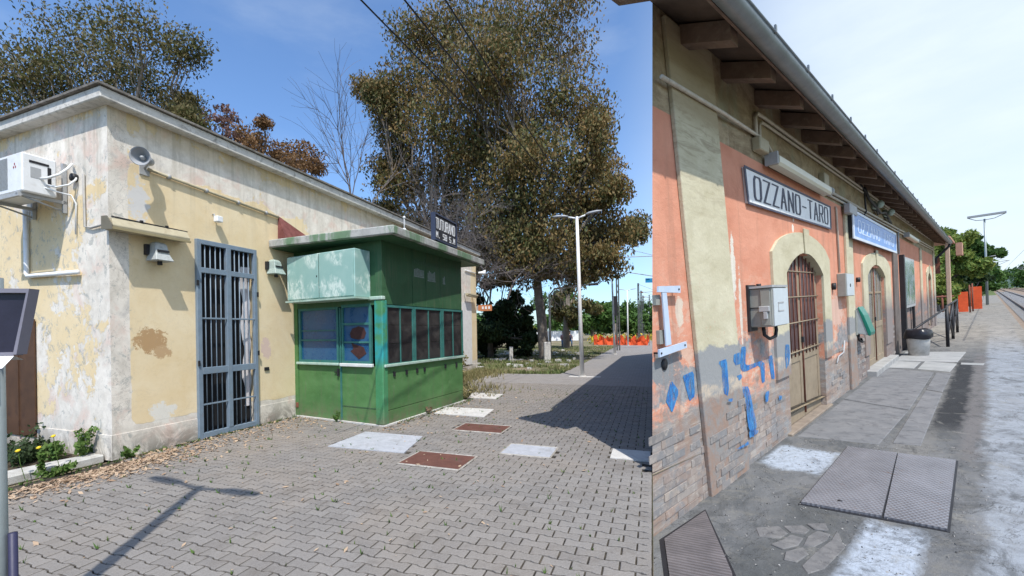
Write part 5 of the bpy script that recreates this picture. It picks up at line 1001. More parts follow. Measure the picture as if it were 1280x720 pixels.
# exposed bricks of the lower wall: parts of the building
bk = MB(); bk.box(-.1985, .1985, -.009, 0, .002, .068); bk = bk.build('brick', M_BRICK); bk_me = bk.data; bpy.data.objects.remove(bk); cnt = 0
bn = MB(); bn.box(-.10, .10, -.009, 0, .002, .068); bq = bn.build('brick', M_BRICK); bn_me = bq.data; bpy.data.objects.remove(bq)
for rw in range(0, 11):
    z = .0+rw*.071; x = 3.28+(rw % 2)*.2
    while x < 6.5:
        onp = 4.12-.1*z+.19 < x < 5.08-.1*z-.19; near = abs(x-(4.12-.1*z)) < .2 or abs(x-(5.08-.1*z)) < .2
        keep = RNG.random() < (.86 if z < .45 else .70-.5*(z-.45)/.3)
        if onp and z < .0: keep = False
        if keep and cnt < 290:
            if near:
                e = 4.12-.1*z if abs(x-(4.12-.1*z)) < .2 else 5.08-.1*z
            c = bpy.data.objects.new('brick', bn_me if near else bk_me); COL.objects.link(c); c.parent = RB.o
            c.location = (x+(0 if not near else (-.0)), -.041 if onp else (-.041 if near and 4.12-.1*z+.1 < x < 5.08-.1*z-.1 else -.0005), z-.01+RNG.normal(0, .002)); c.rotation_euler = (RNG.normal(0, .02), RNG.normal(0, .006), RNG.normal(0, .006)); c.scale = (RNG.uniform(.93, 1.0), RNG.uniform(.25, .9), RNG.uniform(.90, 1.0)); cnt += 1
        x += .405
ob = MB()
for rw in range(0, 12):
    z = .0+rw*.071; x = 9.2+(rw % 2)*.2
    while x < 16.4:
        if not (10.2 < x < 11.2 or 11.9 < x < 16.1) and RNG.random() < .55: yy = -RNG.uniform(.004, .014); ob.box(x-.19, x+.19, yy, -.0005, z+.004, z+.062)
        x += .405
q = RB.part('bricks', ob, M_BRICK); q['kind'] = 'stuff'
# blue graffiti strokes on the wall
GR = {'drop1': [(3.498,1.148),(3.61,1.04),(3.491,.897),(3.402,1.009)], 'p1': [(3.725,1.153),(3.913,1.161),(3.909,.964),(3.819,.938),(3.758,1.057)], 'a1': [(4.39,1.185),(4.553,1.205),(4.574,1.156),(4.583,.931),(4.549,.875),(4.459,.92),(4.442,1.134)],
 'dot': [(4.524,.833),(4.619,.817),(4.597,.793),(4.514,.81)], 'sq': [(4.775,1.235),(4.943,1.238),(4.912,1.132),(4.81,1.128),(4.755,1.174)],
 'L': [(5.09,1.286),(5.217,1.283),(5.187,1.067),(5.683,1.079),(5.793,1.021),(5.78,.822),(5.671,.81),(5.624,1.032),(5.203,1.014),(5.069,1.031),(5.02,1.095)], 'd2': [(4.816,1.016),(4.935,1.019),(4.952,.981),(4.864,.964)],
 'i1': [(5.945,1.077),(6.072,1.083),(6.13,.817),(6.005,.827)], 'i2': [(6.175,1.135),(6.30,1.133),(6.385,.859),(6.309,.859)], 'drip': [(5.0,.85),(5.201,.828),(5.359,.414),(5.246,.301),(5.127,.462),(5.10,.687)],
 'tip': [(5.161,.371),(5.411,.325),(5.391,.294),(5.27,.304),(5.173,.292)], 'h': [(6.503,1.176),(6.645,1.164),(6.656,1.021),(6.609,.935),(6.484,.89),(6.481,1.039)], 'dash': [(4.654,.316),(4.948,.31),(4.966,.281),(4.732,.291)], 's1': [(5.707,.696),(5.843,.693),(5.8,.59),(5.709,.596)], 's2': [(6.20,.583),(6.306,.561),(6.288,.525),(6.205,.534)]}
M_SPRAY = NT('blue_spray_paint', .6, .3)
M_SPRAY.color(M_SPRAY.mix(M_SPRAY.rng(M_SPRAY.noise(12, 6, .7), .35, .65), (.015, .12, .40), (.06, .26, .52))); 
_tr = M_SPRAY.n('ShaderNodeBsdfTransparent'); _mx = M_SPRAY.n('ShaderNodeMixShader'); M_SPRAY.put(_mx.inputs[0], M_SPRAY.rng(M_SPRAY.noise(10, 8, .8, .5, vec=M_SPRAY.map((1.6, 1, .5))), .34, .54)); M_SPRAY.t.links.new(_tr.outputs[0], _mx.inputs[1]); M_SPRAY.t.links.new(M_SPRAY.b.outputs[0], _mx.inputs[2]); M_SPRAY.t.links.new(_mx.outputs[0], M_SPRAY.t.nodes['Material Output'].inputs[0])
for k, pl_ in GR.items():
    on = k in ('a1', 'dot', 'sq', 'd2', 'dash'); y_ = -.062 if on else (-.034 if k == 'h' else -.019); y_ = -.0425 if k in ('a1', 'sq', 'd2') else y_; y_ = -.004 if k in ('drop1', 'p1', 'L', 'i1', 'i2') else y_
    m_ = MB(); pp = []
    cx = sum(q[0] for q in pl_)/len(pl_); cz = sum(q[1] for q in pl_)/len(pl_)
    if k != 'L': pl_ = [(cx+(q[0]-cx)*1.15, cz+(q[1]-cz)*1.12) for q in pl_]
    pp = pl_
    for _ in range(1): pp = [q for i in range(len(pp)) for q in ((pp[i][0]*.88+pp[(i+1) % len(pp)][0]*.12, pp[i][1]*.88+pp[(i+1) % len(pp)][1]*.12), (pp[i][0]*.12+pp[(i+1) % len(pp)][0]*.88, pp[i][1]*.12+pp[(i+1) % len(pp)][1]*.88))]
    pp = [(a+RNG.normal(0, .003), b+RNG.normal(0, .003)) for a, b in pp]
    m_.add([(a, y_, b) for a, b in pp], [tuple(range(len(pp)))]); RB.part('graffiti_stroke', m_, M_SPRAY.m)

# station name plate and blue sign
t = Thing('name_plate', 'white station name plate OZZANO-TARO with dark border on the salmon wall', 'sign', MB_, (7.36, 0, 3.04))
t.part('plate', MB().prism([(5.43, 2.845), (9.31, 2.885), (9.33, 3.245), (5.37, 3.227)], -.025, -.001, 'y'), M_WHITE); M_INK = paint('dark_blue_lettering', (.05, .055, .09), .3, .6, 12)
fr_ = MB()
for a, b in (((5.36, 3.228), (9.34, 3.248)), ((5.43, 2.842), (9.32, 2.882))): fr_.prism([(a[0], a[1]-.012), (b[0], b[1]-.012), (b[0], b[1]+.012), (a[0], a[1]+.012)], -.032, -.0255, 'y')
fr_.prism([(5.345, 3.216), (5.40, 3.216), (5.465, 2.854), (5.415, 2.854)], -.032, -.0255, 'y'); fr_.prism([(9.29, 3.236), (9.345, 3.236), (9.335, 2.894), (9.28, 2.894)], -.032, -.0255, 'y'); t.part('border', fr_, M_INK)
def ltr_plate():
    mb = lettering('OZZANO-TARO', 5.66, 9.12, 0, 1, -.0275, .062, .55); out_ = MB()
    # squeeze the unit-high letters into the plate's height, following its edges
    out_.v = [(x_, y_, 2.905+(x_-5.4)*.010+z_*.262) for x_, y_, z_ in mb.v]; out_.f = mb.f; out_.sm = mb.sm; return out_
t.part('lettering', ltr_plate(), M_INK)
t = Thing('blue_sign', 'blue box sign with faded OZZANO TARO lettering under the eaves', 'sign', MB_, (13.5, -.05, 3.05)); M_SKYB = paint('faded_blue_sign', (.10, .25, .58), .12, .35, 2, dirt=(.25, .42, .75), dirt_amt=.6)
t.part('box', MB().box(10.62, 16.42, -.105, -.03, 2.82, 3.32), M_BLACK); t.part('face', MB().box(10.66, 16.38, -.112, -.106, 2.85, 3.29), M_SKYB); f = MB()
for a, b, c, d in ((10.60, 16.44, 3.29, 3.34), (10.60, 16.44, 2.80, 2.85), (10.60, 10.70, 2.85, 3.29), (16.34, 16.44, 2.85, 3.29)): f.box(a, b, -.122, -.104, c, d)
t.part('frame', f, paint('pale_blue_frame', (.55, .62, .72), .1, .4)); lt = lettering('OZZANO TARO', 11.1, 15.9, 0, 1, -.1135, .085, .5); o2 = MB(); o2.v = [(a, b, 2.95+c*.24) for a, b, c in lt.v]; o2.f = lt.f; o2.sm = lt.sm; t.part('lettering', o2, paint('faded_pale_lettering', (.55, .66, .86), .1, .5))
# electrical boxes, phone, bracket
t = Thing('meter_box', 'deep grey metal meter box on the wall left of the first arched door', 'box', MB_, (5.5, -.2, 1.7)); M_MET = paint('grey_meter_box', (.27, .275, .25), .1, .5, 6, dirt=(.14, .13, .11), dirt_amt=.4); M_PLATE = paint('pale_box_front', (.50, .55, .58), .06, .45, dirt=(.35, .35, .32), dirt_amt=.3)
bx, bo_ = 5.36, .235
t.part('casing', MB().box(bx, bx+.52, -bo_, 0, 1.475, 1.895), M_MET, bev=.012); t.part('top_cover', MB().box(bx-.02, bx+.53, -bo_-.005, 0, 1.896, 1.92), M_GREY); t.part('front', MB().box(bx+.01, bx+.51, -bo_-.008, -bo_-.001, 1.485, 1.885), M_PLATE)
t.part('back_plate', MB().box(bx-.05, bx+.2, -.022, 0, 1.43, 1.94), M_BLACK); t.part('side_cover', MB().box(bx-.012, bx, -.215, -.12, 1.49, 1.88), M_MET, bev=.006); t.part('side_seam', MB().box(bx-.006, bx, -.11, -.02, 1.68, 1.69), M_BLACK)
t.part('latch', MB().box(bx-.04, bx-.012, -.21, -.11, 1.64, 1.70), M_GREY, bev=.006); t.part('latch', MB().box(bx-.04, bx-.012, -.19, -.15, 1.56, 1.64), M_GREY, bev=.006); zf = -bo_-.011
t.part('mark', MB().box(bx+.14, bx+.16, zf, zf+.002, 1.63, 1.73).box(bx+.14, bx+.34, zf, zf+.002, 1.72, 1.735).box(bx+.14, bx+.34, zf, zf+.002, 1.63, 1.645), M_GREY)
t.part('cable_loop', MB().tube([(bx+.15, -.09, 1.48), (bx+.15, -.10, 1.38), (bx+.25, -.12, 1.33), (bx+.38, -.14, 1.35), (bx+.42, -.14, 1.42), (bx+.40, -.14, 1.48)], .018, 8), M_BLACK); t.part('knob', MB().tube([(bx+.2, -.05, 1.92), (bx+.2, -.05, 1.95)], .025, 8), M_BLACK)
t = Thing('small_wall_box', 'pale small box with a keyhole right of the first arched door', 'box', MB_, (10, 0, 1.9)); t.part('casing', MB().box(9.72, 10.36, -.125, -.0, 1.74, 2.14), M_MET, bev=.008); t.part('front', MB().box(9.74, 10.34, -.135, -.126, 1.75, 2.13), M_PLATE); t.part('keyhole', MB().tube([(10.0, -.14, 1.93), (10.0, -.135, 1.93)], .03, 8), M_BLACK)
single('conduit', MB().tube([(9.75, -.02, 3.30), (9.80, -.02, 3.28), (9.85, -.02, 2.16)], .016, 6), M_PIPE, 'thin conduit dropping from the frieze to the pale small box', 'conduit', MB_, (9.8, 0, 2.2))
t = Thing('ticket_reader', 'green and grey ticket reader on the wall before the second arched door', 'ticket machine', MB_, (11.4, 0, 1.2)); t.part('casing', MB().prism([(-.03, 1.0), (-.20, .96), (-.20, 1.0), (-.07, 1.50), (-.03, 1.50)], 11.05, 11.5, 'x'), paint('grey_plastic', (.40, .42, .42), .08, .5), bev=.01)
t.part('front', MB().prism([(-.205, .955), (-.235, .955), (-.245, 1.02), (-.15, 1.35), (-.075, 1.52), (-.06, 1.50)], 11.04, 11.52, 'x'), paint('dark_green_plastic', (.01, .17, .12), .1, .3), bev=.006); t.part('back_plate', MB().box(10.9, 11.5, -.055, -.041, .98, 1.46), M_MET)
t.part('cable', MB().tube([(11.1, -.05, .98), (11.05, -.07, .86), (11.2, -.09, .82), (11.3, -.06, .88)], .02, 6), M_BLACK)
t = Thing('white_bracket', 'pale blue I shaped steel bracket at the left end of the salmon wall', 'bracket', MB_, (3.4, -.05, 1.65)); M_PB = paint('pale_blue_steel', (.46, .55, .68), .08, .5, dirt=(.6, .62, .64), dirt_amt=.4)
t.part('arm', MB().prism([(3.27, 1.925), (3.635, 1.930), (3.63, 1.870), (3.26, 1.880)], -.06, -.045, 'y'), M_PB); t.part('stem', MB().prism([(3.325, 1.878), (3.395, 1.876), (3.43, 1.458), (3.345, 1.454)], -.058, -.047, 'y'), M_PB); t.part('arm', MB().prism([(3.225, 1.435), (3.69, 1.46), (3.695, 1.408), (3.225, 1.375)], -.06, -.045, 'y'), M_PB)
for a, b in ((3.60, 1.90), (3.655, 1.433), (3.25, 1.405)): t.part('bolt', MB().tube([(a, -.066, b), (a, 0, b)], .008, 8), M_BLACK)
single('wall_plate', MB().box(3.27, 3.34, -.03, -.001, 1.78, 1.86), M_MET, 'small grey wall plate behind the pale blue bracket, upper of two', 'plate', MB_, (3.3, 0, 1.8)); single('wall_plate', MB().box(3.30, 3.37, -.03, -.001, 1.47, 1.58), M_MET, 'small grey wall plate behind the pale blue bracket, lower of two', 'plate', MB_, (3.3, 0, 1.5)); single('wall_hole', MB().lathe([(0, 0), (.045, 0), (.05, .008), (0, .01)], 9, (3.40, -.001, 1.30), (0, -1, 0)), M_BLACK, 'ragged dark hole in the plaster below the pale blue bracket', 'hole', MB_, (3.4, 0, 1.3))
single('wall_fitting', MB().tube([(9.35, -.05, 1.92), (9.35, 0, 1.92)], .06, 10), M_BLACK, 'round dark fitting between the first door and the pale small box', 'fitting', MB_, (9.35, 0, 1.92)); single('wall_fitting', MB().tube([(11.45, -.06, 2.05), (11.45, 0, 2.05)], .05, 10), M_BLACK, 'round dark fitting right of the pale small box', 'fitting', MB_, (11.45, 0, 2.05))
# fluorescent tubes
def tubelamp(x0, x1, z, label):
    t = Thing('tube_lamp', label, 'lamp', MB_, ((x0+x1)/2, -.1, z)); t.part('housing', MB().box(x0+.05, x1-.05, -.09, -.03, z+.0, z+.085), M_CREAM, bev=.01); t.part('diffuser', MB().prism([(-.17, z-.04), (-.15, z-.07), (-.06, z-.07), (-.04, z+.05), (-.14, z+.06), (-.17, z+.03)], x0, x1, 'x'), paint('milky_tube', (.62, .60, .48), .05, .3)); t.part('end_cap', MB().box(x0-.05, x0, -.16, -.03, z-.06, z+.08), M_GREY); t.part('end_cap', MB().tube([(x1, -.12, z), (x1+.10, -.12, z)], .066, 12), M_GREY)
tubelamp(6.1, 8.72, 3.41, 'long milky tube lamp above the station name plate'); tubelamp(19.1, 21.9, 3.50, 'short milky tube lamp beyond the blue sign')
PIPES = [([(3.5, -.06, 3.60), (4.75, -.06, 3.63), (5.9, -.03, 3.66), (6.2, -.03, 3.62), (6.35, -.03, 3.55)], .018, 'pale pipe along the frieze from the left end to the tube lamp'), ([(5.80, -.03, 3.60), (5.79, -.03, 3.86), (5.86, -.03, 3.92), (6.1, -.03, 3.93), (30, -.03, 4.12)], .020, 'pale pipe rising from the junction box and running under the rafters, outer one'), ([(5.93, -.03, 3.60), (5.92, -.03, 3.80), (6.0, -.03, 3.85), (6.2, -.03, 3.86), (30, -.03, 4.05)], .016, 'pale pipe rising from the junction box and running under the rafters, inner one'),
 ([(8.9, -.03, 3.50), (30, -.03, 3.72)], .022, 'lower pipe along the frieze beyond the tube lamp'), ([(8.9, -.03, 3.43), (30, -.03, 3.62)], .018, 'lowest pipe along the frieze beyond the tube lamp')]
for pts, r, lab in PIPES: conduit('frieze_pipe', lab, pts, r, M_PIPE, MB_, cat='pipe')
single('junction_box', MB().box(5.72, 6.03, -.09, 0, 3.47, 3.62), M_CREAM, 'cream junction box under the bent pipes on the frieze', 'box', MB_, (5.9, 0, 3.5), bev=.01); single('junction_box', MB().box(10.3, 10.98, -.13, -.04, 3.24, 3.42), M_GREY, 'grey junction box on top of the pilaster beside the blue sign', 'box', MB_, (10.6, 0, 3.3), bev=.01); single('junction_box', MB().box(8.75, 9.05, -.08, 0, 3.52, 3.72), M_CREAM, 'cream junction box right of the long tube lamp', 'box', MB_, (8.9, 0, 3.6), bev=.01)
for i, x in enumerate((13.6, 15.3)):
    t = Thing('porcelain_insulator', ['brown and cream insulator above the blue sign, left of two', 'brown and cream insulator above the blue sign, right of two'][i], 'insulator', MB_, (x, -.1, 3.8)); t.part('body', MB().lathe([(0, 0), (.09, 0), (.10, .05), (.05, .07), (.05, .10), (.09, .12), (.09, .16), (.04, .2), (0, .2)], 14, (x, -.02, 3.78), (-.2, -1, 0)), M_BELL); t.part('bracket', MB().tube([(x, 0, 3.72), (x+.1, -.08, 3.66), (x+.5, -.05, 3.62)], .02, 6), M_BLACK)
single('cable_bundle', MB().tube([(12.4, -.05, 4.0), (12.9, -.06, 3.82), (13.4, -.08, 3.75), (14.2, -.08, 3.66), (15.0, -.08, 3.76), (16.2, -.05, 3.6)], .03, 6).tube([(11.9, -.05, 4.05), (12.4, -.05, 3.95), (12.5, -.05, 3.5), (12.2, -.05, 3.4)], .018, 6), M_BLACK, 'tangled dark cables above the blue sign', 'cables', MB_, (14, 0, 3.7))
conduit('conduit', 'grey conduit between the blue sign and the poster case', [(17.75, -.03, 3.6), (17.75, -.03, 2.85)], .025, M_GREY, MB_); conduit('conduit', 'curved grey conduit low on the wall between the two arched doors', [(10.0, -.02, .95), (9.9, -.02, .75), (9.5, -.02, .72), (9.35, -.02, .62)], .012, M_GREY, MB_)
# poster case
t = Thing('poster_case', 'glazed timetable case on a black frame past the second arched door', 'notice board', MB_, (19.5, -.1, 2.0)); t.part('side_panel', MB().box(17.95, 18.20, -.115, 0, .02, 2.84), M_BLACK); t.part('leg', MB().box(20.4, 20.62, -.1, -.04, -.02, 1.24), M_BLACK); t.part('case', MB().box(18.22, 20.85, -.10, -.03, 1.24, 2.80), M_GREY, bev=.01)
pm = NT('posters_behind_glass', .12, .6); pm.color(pm.mix(pm.rng(pm.noise(1.6, 4, .6, .5), .40, .60), (.34, .46, .50), pm.mix(pm.rng(pm.noise(3, 3, .5), .45, .58), (.16, .28, .16), (.55, .62, .66)))); t.part('glass', MB().box(18.34, 20.72, -.108, -.101, 1.34, 2.72), pm.m)
# ---------- platform furniture and covers
def mat_tread():
    m = NT('checkered_steel', .45, .5, .55); x, y, z = m.xyz(); col = m.mix(m.rng(m.noise(3, 8, .7, .5, vec=m.map((.5, 1, 1))), .35, .65), (.20, .20, .22), (.30, .30, .33)); col = m.mix(m.rng(m.noise(7, 8, .75, .5), .60, .68, 0, .8), col, (.20, .11, .07))
    a = m.mth('SINE', m.mth('MULTIPLY', x, 95)); b = m.mth('SINE', m.mth('MULTIPLY', y, 190)); h = m.mth('MULTIPLY', a, b)
    col = m.mix(m.rng(h, .2, .6, 0, .35), col, (.44, .44, .47)); m.color(col).bump(h, .6, .004); return m.m
M_TREAD = mat_tread(); M_TREADR = paint('worn_brown_steel_plate', (.19, .15, .145), .2, .55, 3, metal=.4, dirt=(.11, .085, .08), dirt_amt=.5, bump=.4)
t = Thing('floor_hatch', 'pair of checkered steel floor plates in the platform before the first arched door', 'hatch', MB_, (5.4, -1.05, 0))
t.part('plate', MB().prism([(4.41, -.635), (4.495, -1.135), (6.405, -1.035), (6.385, -.625)], -.01, .022), M_TREAD); t.part('plate', MB().prism([(4.497, -1.15), (4.53, -1.485), (6.445, -1.465), (6.407, -1.043)], -.01, .019), M_TREAD); t.part('edge', MB().prism([(4.385, -.62), (4.51, -1.50), (6.47, -1.48), (6.40, -.61)], -.015, .004), M_BLACK); t.part('keyhole', MB().tube([(4.62, -.86, .022), (4.62, -.86, .024)], .018, 10), M_BLACK)
t = Thing('floor_hatch', 'single ribbed brown steel plate at the foot of the wall, nearest the camera', 'hatch', MB_, (3.1, -.4, 0))
mr = NT('ribbed_brown_plate', .5, .5, .4); x_, y_, z_ = mr.xyz(); wv = mr.mth('SINE', mr.mth('MULTIPLY', mr.mth('ADD', x_, mr.mth('MULTIPLY', y_, .35)), 170)); mr.color(mr.mix(mr.rng(mr.noise(4, 7, .7), .35, .65), (.125, .115, .12), (.21, .19, .195))).bump(wv, .7, .005)
t.part('plate', MB().prism([(2.705-.05, -.338), (3.091, -.085), (3.746, -.115), (2.971, -.596), (2.55, -.78), (2.2, -.60)], -.01, .015), mr.m); t.part('edge', MB().prism([(2.66-.06, -.33), (3.07, -.055), (3.80, -.095), (2.98, -.615), (2.55, -.81), (2.14, -.60)], -.015, .003), M_BLACK)
SLABS = [[(6.60, .09), (9.30, .09), (8.83, .91), (6.72, .85)], [(9.38, .09), (13.65, .09), (13.25, .92), (8.92, .915)], [(13.8, .10), (15.1, .10), (15.0, .60), (13.75, .58)], [(13.7, .64), (15.2, .66), (14.9, 1.20), (13.4, 1.15)], [(14.75, 1.26), (15.1, 1.26), (15.05, 1.62), (14.7, 1.60)], [(15.2, .12), (17.5, .12), (17.6, 1.28), (15.2, 1.20)], [(6.85, .95), (10.8, .96), (10.6, 1.17), (6.9, 1.18)], [(10.9, .96), (13.2, .96), (13.1, 1.18), (10.7, 1.17)]]
pf = [o for o in COL.objects if o.name == 'platform'][0]; M_SLABB = mat_concrete('platform_slab_concrete', (.14, .145, .155), (.21, .21, .215), (.075, .075, .08), .8, 3.6); M_SLABP = mat_concrete('pale_platform_slab', (.26, .27, .27), (.36, .36, .36), (.15, .15, .15), .5, 2.2)
for i, P in enumerate(SLABS): MB().prism([(a, -b) for a, b in P], -.02, .007+.002*(i % 3)).build('slab', M_SLABP if i in (2, 3, 4, 5) else M_SLABB, pf, bev=.006)
CR = [[(3.86,.62),(3.72,.50),(3.60,.56),(3.66,.68),(3.78,.70)],[(3.98,.74),(3.88,.64),(3.80,.71),(3.84,.79),(3.94,.80)],[(4.12,.86),(4.02,.76),(3.96,.82),(4.0,.90)],[(3.76,.72),(3.64,.70),(3.52,.66),(3.50,.74),(3.62,.80),(3.76,.80)],[(3.96,.84),(3.82,.81),(3.66,.82),(3.68,.88),(3.84,.92),(3.96,.92)],[(3.62,.83),(3.48,.76),(3.36,.78),(3.38,.85),(3.54,.88)],[(4.06,.94),(3.86,.94),(3.60,.90),(3.36,.88),(3.28,.93),(3.42,.99),(3.80,1.03)]]
M_BROKEN = mat_concrete('broken_slab_concrete', (.12, .12, .125), (.20, .195, .19), (.07, .07, .072), .8, 7)
for P in CR: MB().prism([(a, -b) for a, b in P], -.02, RNG.uniform(.004, .012)).build('broken_slab_piece', M_BROKEN, pf, bev=.005)
pebbles = leaf_quads([(RNG.uniform(2.6, 7), -RNG.uniform(.1, 1.7), .004) for _ in range(500)], [.02]*500, 2, .012, 0, .02, 1.2); q = quads('platform_grit', pebbles, paint('grit', (.26, .25, .24), .3, .9), M=MB_, kind='stuff'); tag(q, 'loose grit scattered over the patched platform', 'grit')
t = Thing('litter_bin', 'pale round litter bin with a black bag folded over its rim by the poster case', 'bin', MB_, (16.6, -.45, 0)); t.part('bin', MB().lathe([(0, 0), (.20, 0), (.24, .55), (.25, .6)], 20, (16.6, -.45, .01)), M_CONC)
bv = []; n = 22
for j, (r, z) in enumerate(((.262, .46), (.285, .50), (.275, .60), (.25, .70), (.20, .72), (.12, .60))): bv += [(16.6+(r+.02*math.sin(5*a+j))*math.cos(a), -.45+(r+.02*math.sin(5*a+j))*math.sin(a), z+.015*math.sin(3*a+j)) for a in [2*math.pi*k/n for k in range(n)]]
t.part('bag', MB().add(bv, [(j*n+k, j*n+(k+1) % n, (j+1)*n+(k+1) % n, (j+1)*n+k) for j in range(5) for k in range(n)], True), paint('black_bag_plastic', (.015, .015, .02), .3, .3))
t = Thing('black_railing', 'black tubular railing with crossed bars beyond the bin', 'railing', MB_, (22, -.9, 0))
for x in (19.2, 22.2, 25.4): t.part('post', MB().tube([(x, -.88, 0), (x, -.88, 1.25)], .04, 8), M_BLACK)
for a, b in (((16.9, -.3, .65), (19.2, -.88, 1.18)), ((19.2, -.88, 1.2), (22.2, -.88, .1)), ((19.2, -.88, .3), (22.2, -.88, 1.2)), ((22.2, -.88, 1.25), (25.4, -.9, .2)), ((19.2, -.88, 1.22), (25.4, -.9, 1.3)), ((22.2, -.88, .2), (25.4, -.9, 1.25))): t.part('bar', MB().tube([a, b], .028, 6), M_BLACK)
t = Thing('pergola_column', 'tan rendered column with a beam beyond the end of the salmon building', 'column', MB_, (32.9, -.45, 0)); M_TAN = paint('tan_render', (.50, .36, .27), .1, .9); t.part('shaft', MB().box(32.8, 33.0, -.47, -.3, 0, 4.2), M_TAN, bev=.02); t.part('beam', MB().box(31.6, 36, -.55, 1.2, 4.2, 4.33), paint('reddish_beam', (.42, .24, .17), .1, .9), bev=.02); t.part('capital', MB().box(34.6, 36, -.85, -.62, 3.5, 4.15), paint('reddish_render', (.45, .25, .18), .1, .9))
single('dark_panel', MB().box(35.0, 35.1, 0, 1.6, 2.6, 3.5), M_RUST, 'dark reddish panel hanging behind the tan column', 'panel', MB_, (35, 1, 2.6)); single('low_wall', MB().box(37.5, 37.9, -.5, 3.5, 0, .35), M_CONC, 'low pale wall behind the tan column', 'wall', MB_, (37.7, 1, 0))
t = Thing('wire_fence', 'rusty garden fence rail behind the railing', 'fence', MB_, (40, 0, 0)); t.part('rail', MB().tube([(40, 3, 1.3), (40, -.3, 1.25)], .06, 6), M_RUST)
for y in (2.9, 1.5, .2): t.part('post', MB().tube([(40, y, 0), (40, y, 1.35)], .05, 6), M_RUST)
t = Thing('orange_barrier', 'bright orange plastic barrier panels before the dark hedge', 'barrier', MB_, (47, -.8, 0)); t.part('panel', MB().box(44.0, 44.05, -.80, -.35, .1, 1.45), M_ORANGE); t.part('panel', MB().box(48.8, 48.85, -1.38, -.85, .1, 1.75), M_ORANGE); t.part('post', MB().tube([(45.1, -.85, 0), (45.1, -.85, 1.9)], .04, 6), M_RUST); t.part('post', MB().tube([(47, -.95, 0), (47, -.95, 2.0)], .04, 6), M_RUST)
t = Thing('platform_floodlight', 'tall grey lamp mast with a level T shaped light bar over the right hand platform', 'lamp post', MB_, (61.8, -1.6, 0)); t.part('pole', MB().tube([(61.8, -1.6, 0), (61.8, -1.6, 7.9)], [.10, .06], 10), M_POST); t.part('light_bar', MB().box(61.6, 62.0, -2.9, -.55, 8.15, 8.32), M_GREY)
t.part('strut', MB().tube([(61.8, -1.6, 7.8), (61.8, -1.1, 7.85), (61.8, -.6, 8.15)], .03, 5).tube([(61.8, -1.6, 7.8), (61.8, -2.2, 7.85), (61.8, -2.85, 8.15)], .03, 5), M_GREY); t.part('side_arm', MB().tube([(61.8, -1.6, 4.4), (61.8, -2.2, 4.45)], .03, 5), M_GREY)
def cat_mast(x, o, h, sgn, lab):
    t = Thing('catenary_mast', lab, 'mast', MB_, (x, -o, -.3), 'masts along the right hand track'); t.part('pole', MB().tube([(x, -o, -.3), (x, -o, h)], .14, 6), M_POST); t.part('arm', MB().tube([(x, -o, h-1.6), (x, -o+sgn*3.6, h-1.2)], .06, 5).tube([(x, -o, h-.2), (x, -o+sgn*3.3, h-1.2)], .04, 5).tube([(x, -o+sgn*3.6, h-1.2), (x, -o+sgn*1.5, h-2.3)], .05, 5), M_GREY)
cat_mast(75, 11.2, 8.0, 1, 'first catenary mast right of the track, its arm just inside the view'); cat_mast(120, 11.2, 8.2, 1, 'second catenary mast right of the track'); cat_mast(170, 11.2, 8.2, 1, 'third catenary mast right of the track'); cat_mast(230, 11.2, 8.2, 1, 'fourth and farthest catenary mast right of the track'); cat_mast(150, 1.2, 8.2, -1, 'catenary mast left of the track'); 
for k, o in enumerate((4.2, 8.1)): single('contact_wire', MB().tube([(20, -o, 5.3), (60, -o, 5.2), (120, -o, 5.3), (380, -o, 5.3)], .015, 4), M_BLACK, ['contact wire over the near track', 'contact wire over the far track'][k], 'wire', MB_, (20, -o, 5.3))
def Bw(x, o, z): return tuple(MB_ @ Vector((x, -o, z)))
def btree(label, x, o, h, r, mt, n=60, size=.35, k=14, name='tree', cat='tree', group=None, zmin=.25):
    cl = [(*Bw(x+RNG.normal(0, r*.5), o+RNG.normal(0, r*.42), h*(zmin+(1-zmin)*RNG.random())), r*.42*BS) for _ in range(k)]; tree(label, Bw(x, o, 0), Bw(x, o, h*.3), cl, mt, n, size*BS, .16+.02*h, name=name, sub_=5, cat=cat, group=group, spread=.6)
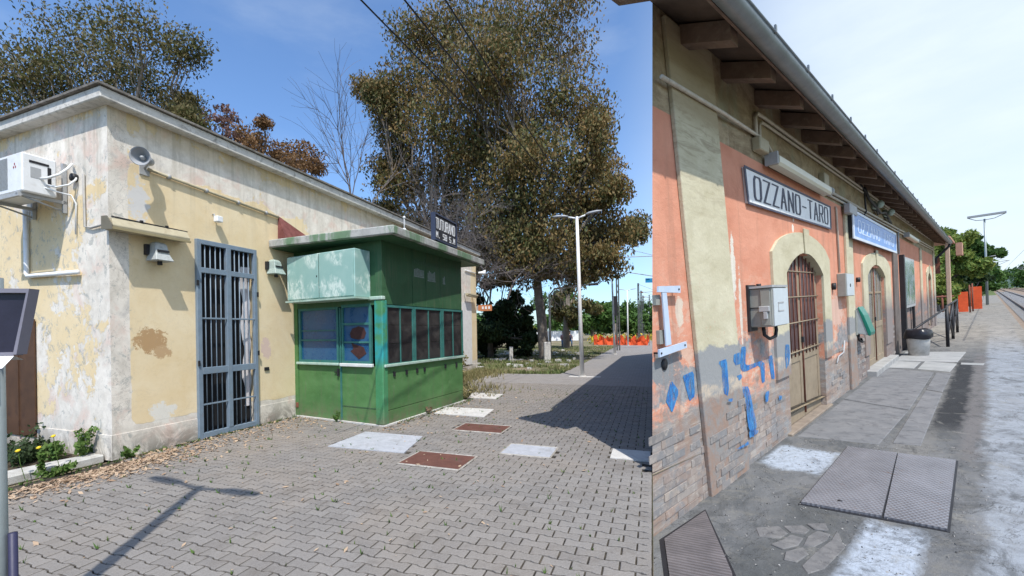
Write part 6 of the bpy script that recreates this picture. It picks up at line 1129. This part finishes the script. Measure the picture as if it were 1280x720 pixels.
btree('tall sunny green tree behind the column at the end of the salmon building', 50, -1.0, 6.3, 1.9, M_LIGHTGREEN, 230, .2, 26); btree('darker green tree left of the tall lamp mast, behind the orange barrier', 64, .6, 6.0, 1.7, M_MIDGREEN, 230, .22, 22); btree('yellow green shrubby tree over the garden fence', 45, -1.0, 3.6, 1.6, M_LIGHTGREEN, 170, .2, 14); btree('dark shrub tree directly behind the tan column', 43, -3.4, 5.0, 2.4, M_MIDGREEN, 190, .22, 16)
btree('dark clipped hedge bush beside the foot of the tall lamp mast', 60, .6, 3.0, 1.3, M_DKGREEN, 90, .25, 12, 'hedge_bush', 'hedge', zmin=.0); btree('dark hedge bush just behind the orange barrier', 54, -.2, 2.8, 1.4, M_DKGREEN, 90, .25, 12, 'hedge_bush', 'hedge', zmin=.0)
for i, (x, o, h, r) in enumerate(((110, 15, 5.5, 3.5), (140, 16, 8, 4.5), (175, 17, 9, 5), (215, 18, 11, 6), (270, 17, 9, 7), (330, 12, 9, 8), (300, -2, 9, 9), (230, -3, 8, 6), (170, -2, 6, 4))):
    btree(['green tree right of the track, nearest of the row', 'green tree right of the track, second of the row', 'green tree right of the track, third of the row', 'tall green tree right of the track, fourth of the row', 'green tree right of the track, fifth of the row', 'far tree closing the view of the track', 'far tree left of the track, farthest', 'far tree left of the track, middle', 'far tree left of the track, nearest'][i], x, o, h, r, M_LIGHTGREEN if i < 4 else M_MIDGREEN, 50, .8, 12, group='trees far along the track', zmin=.1)
hl = MB(); n = 33; vs = []
for i in range(n+1): x = 380+RNG.uniform(-5, 5); yy = -160+i*10; vs += [(x, yy, -5), (x+10, yy, 4+3*math.sin(i*.5)+2*math.sin(i*1.3+1)+RNG.uniform(0, 2)), (x+60, yy, -5)]
hl.add(vs, [(3*i+r, 3*i+3+r, 3*i+4+r, 3*i+1+r) for i in range(n) for r in (0, 1)]); struct('wooded_hill', hl, mat_concrete('hazed_green_hill', (.10, .15, .13), (.16, .21, .18), (.09, .12, .12), .5, .05), MB_)  # distance haze is mixed into the hill's pale colour
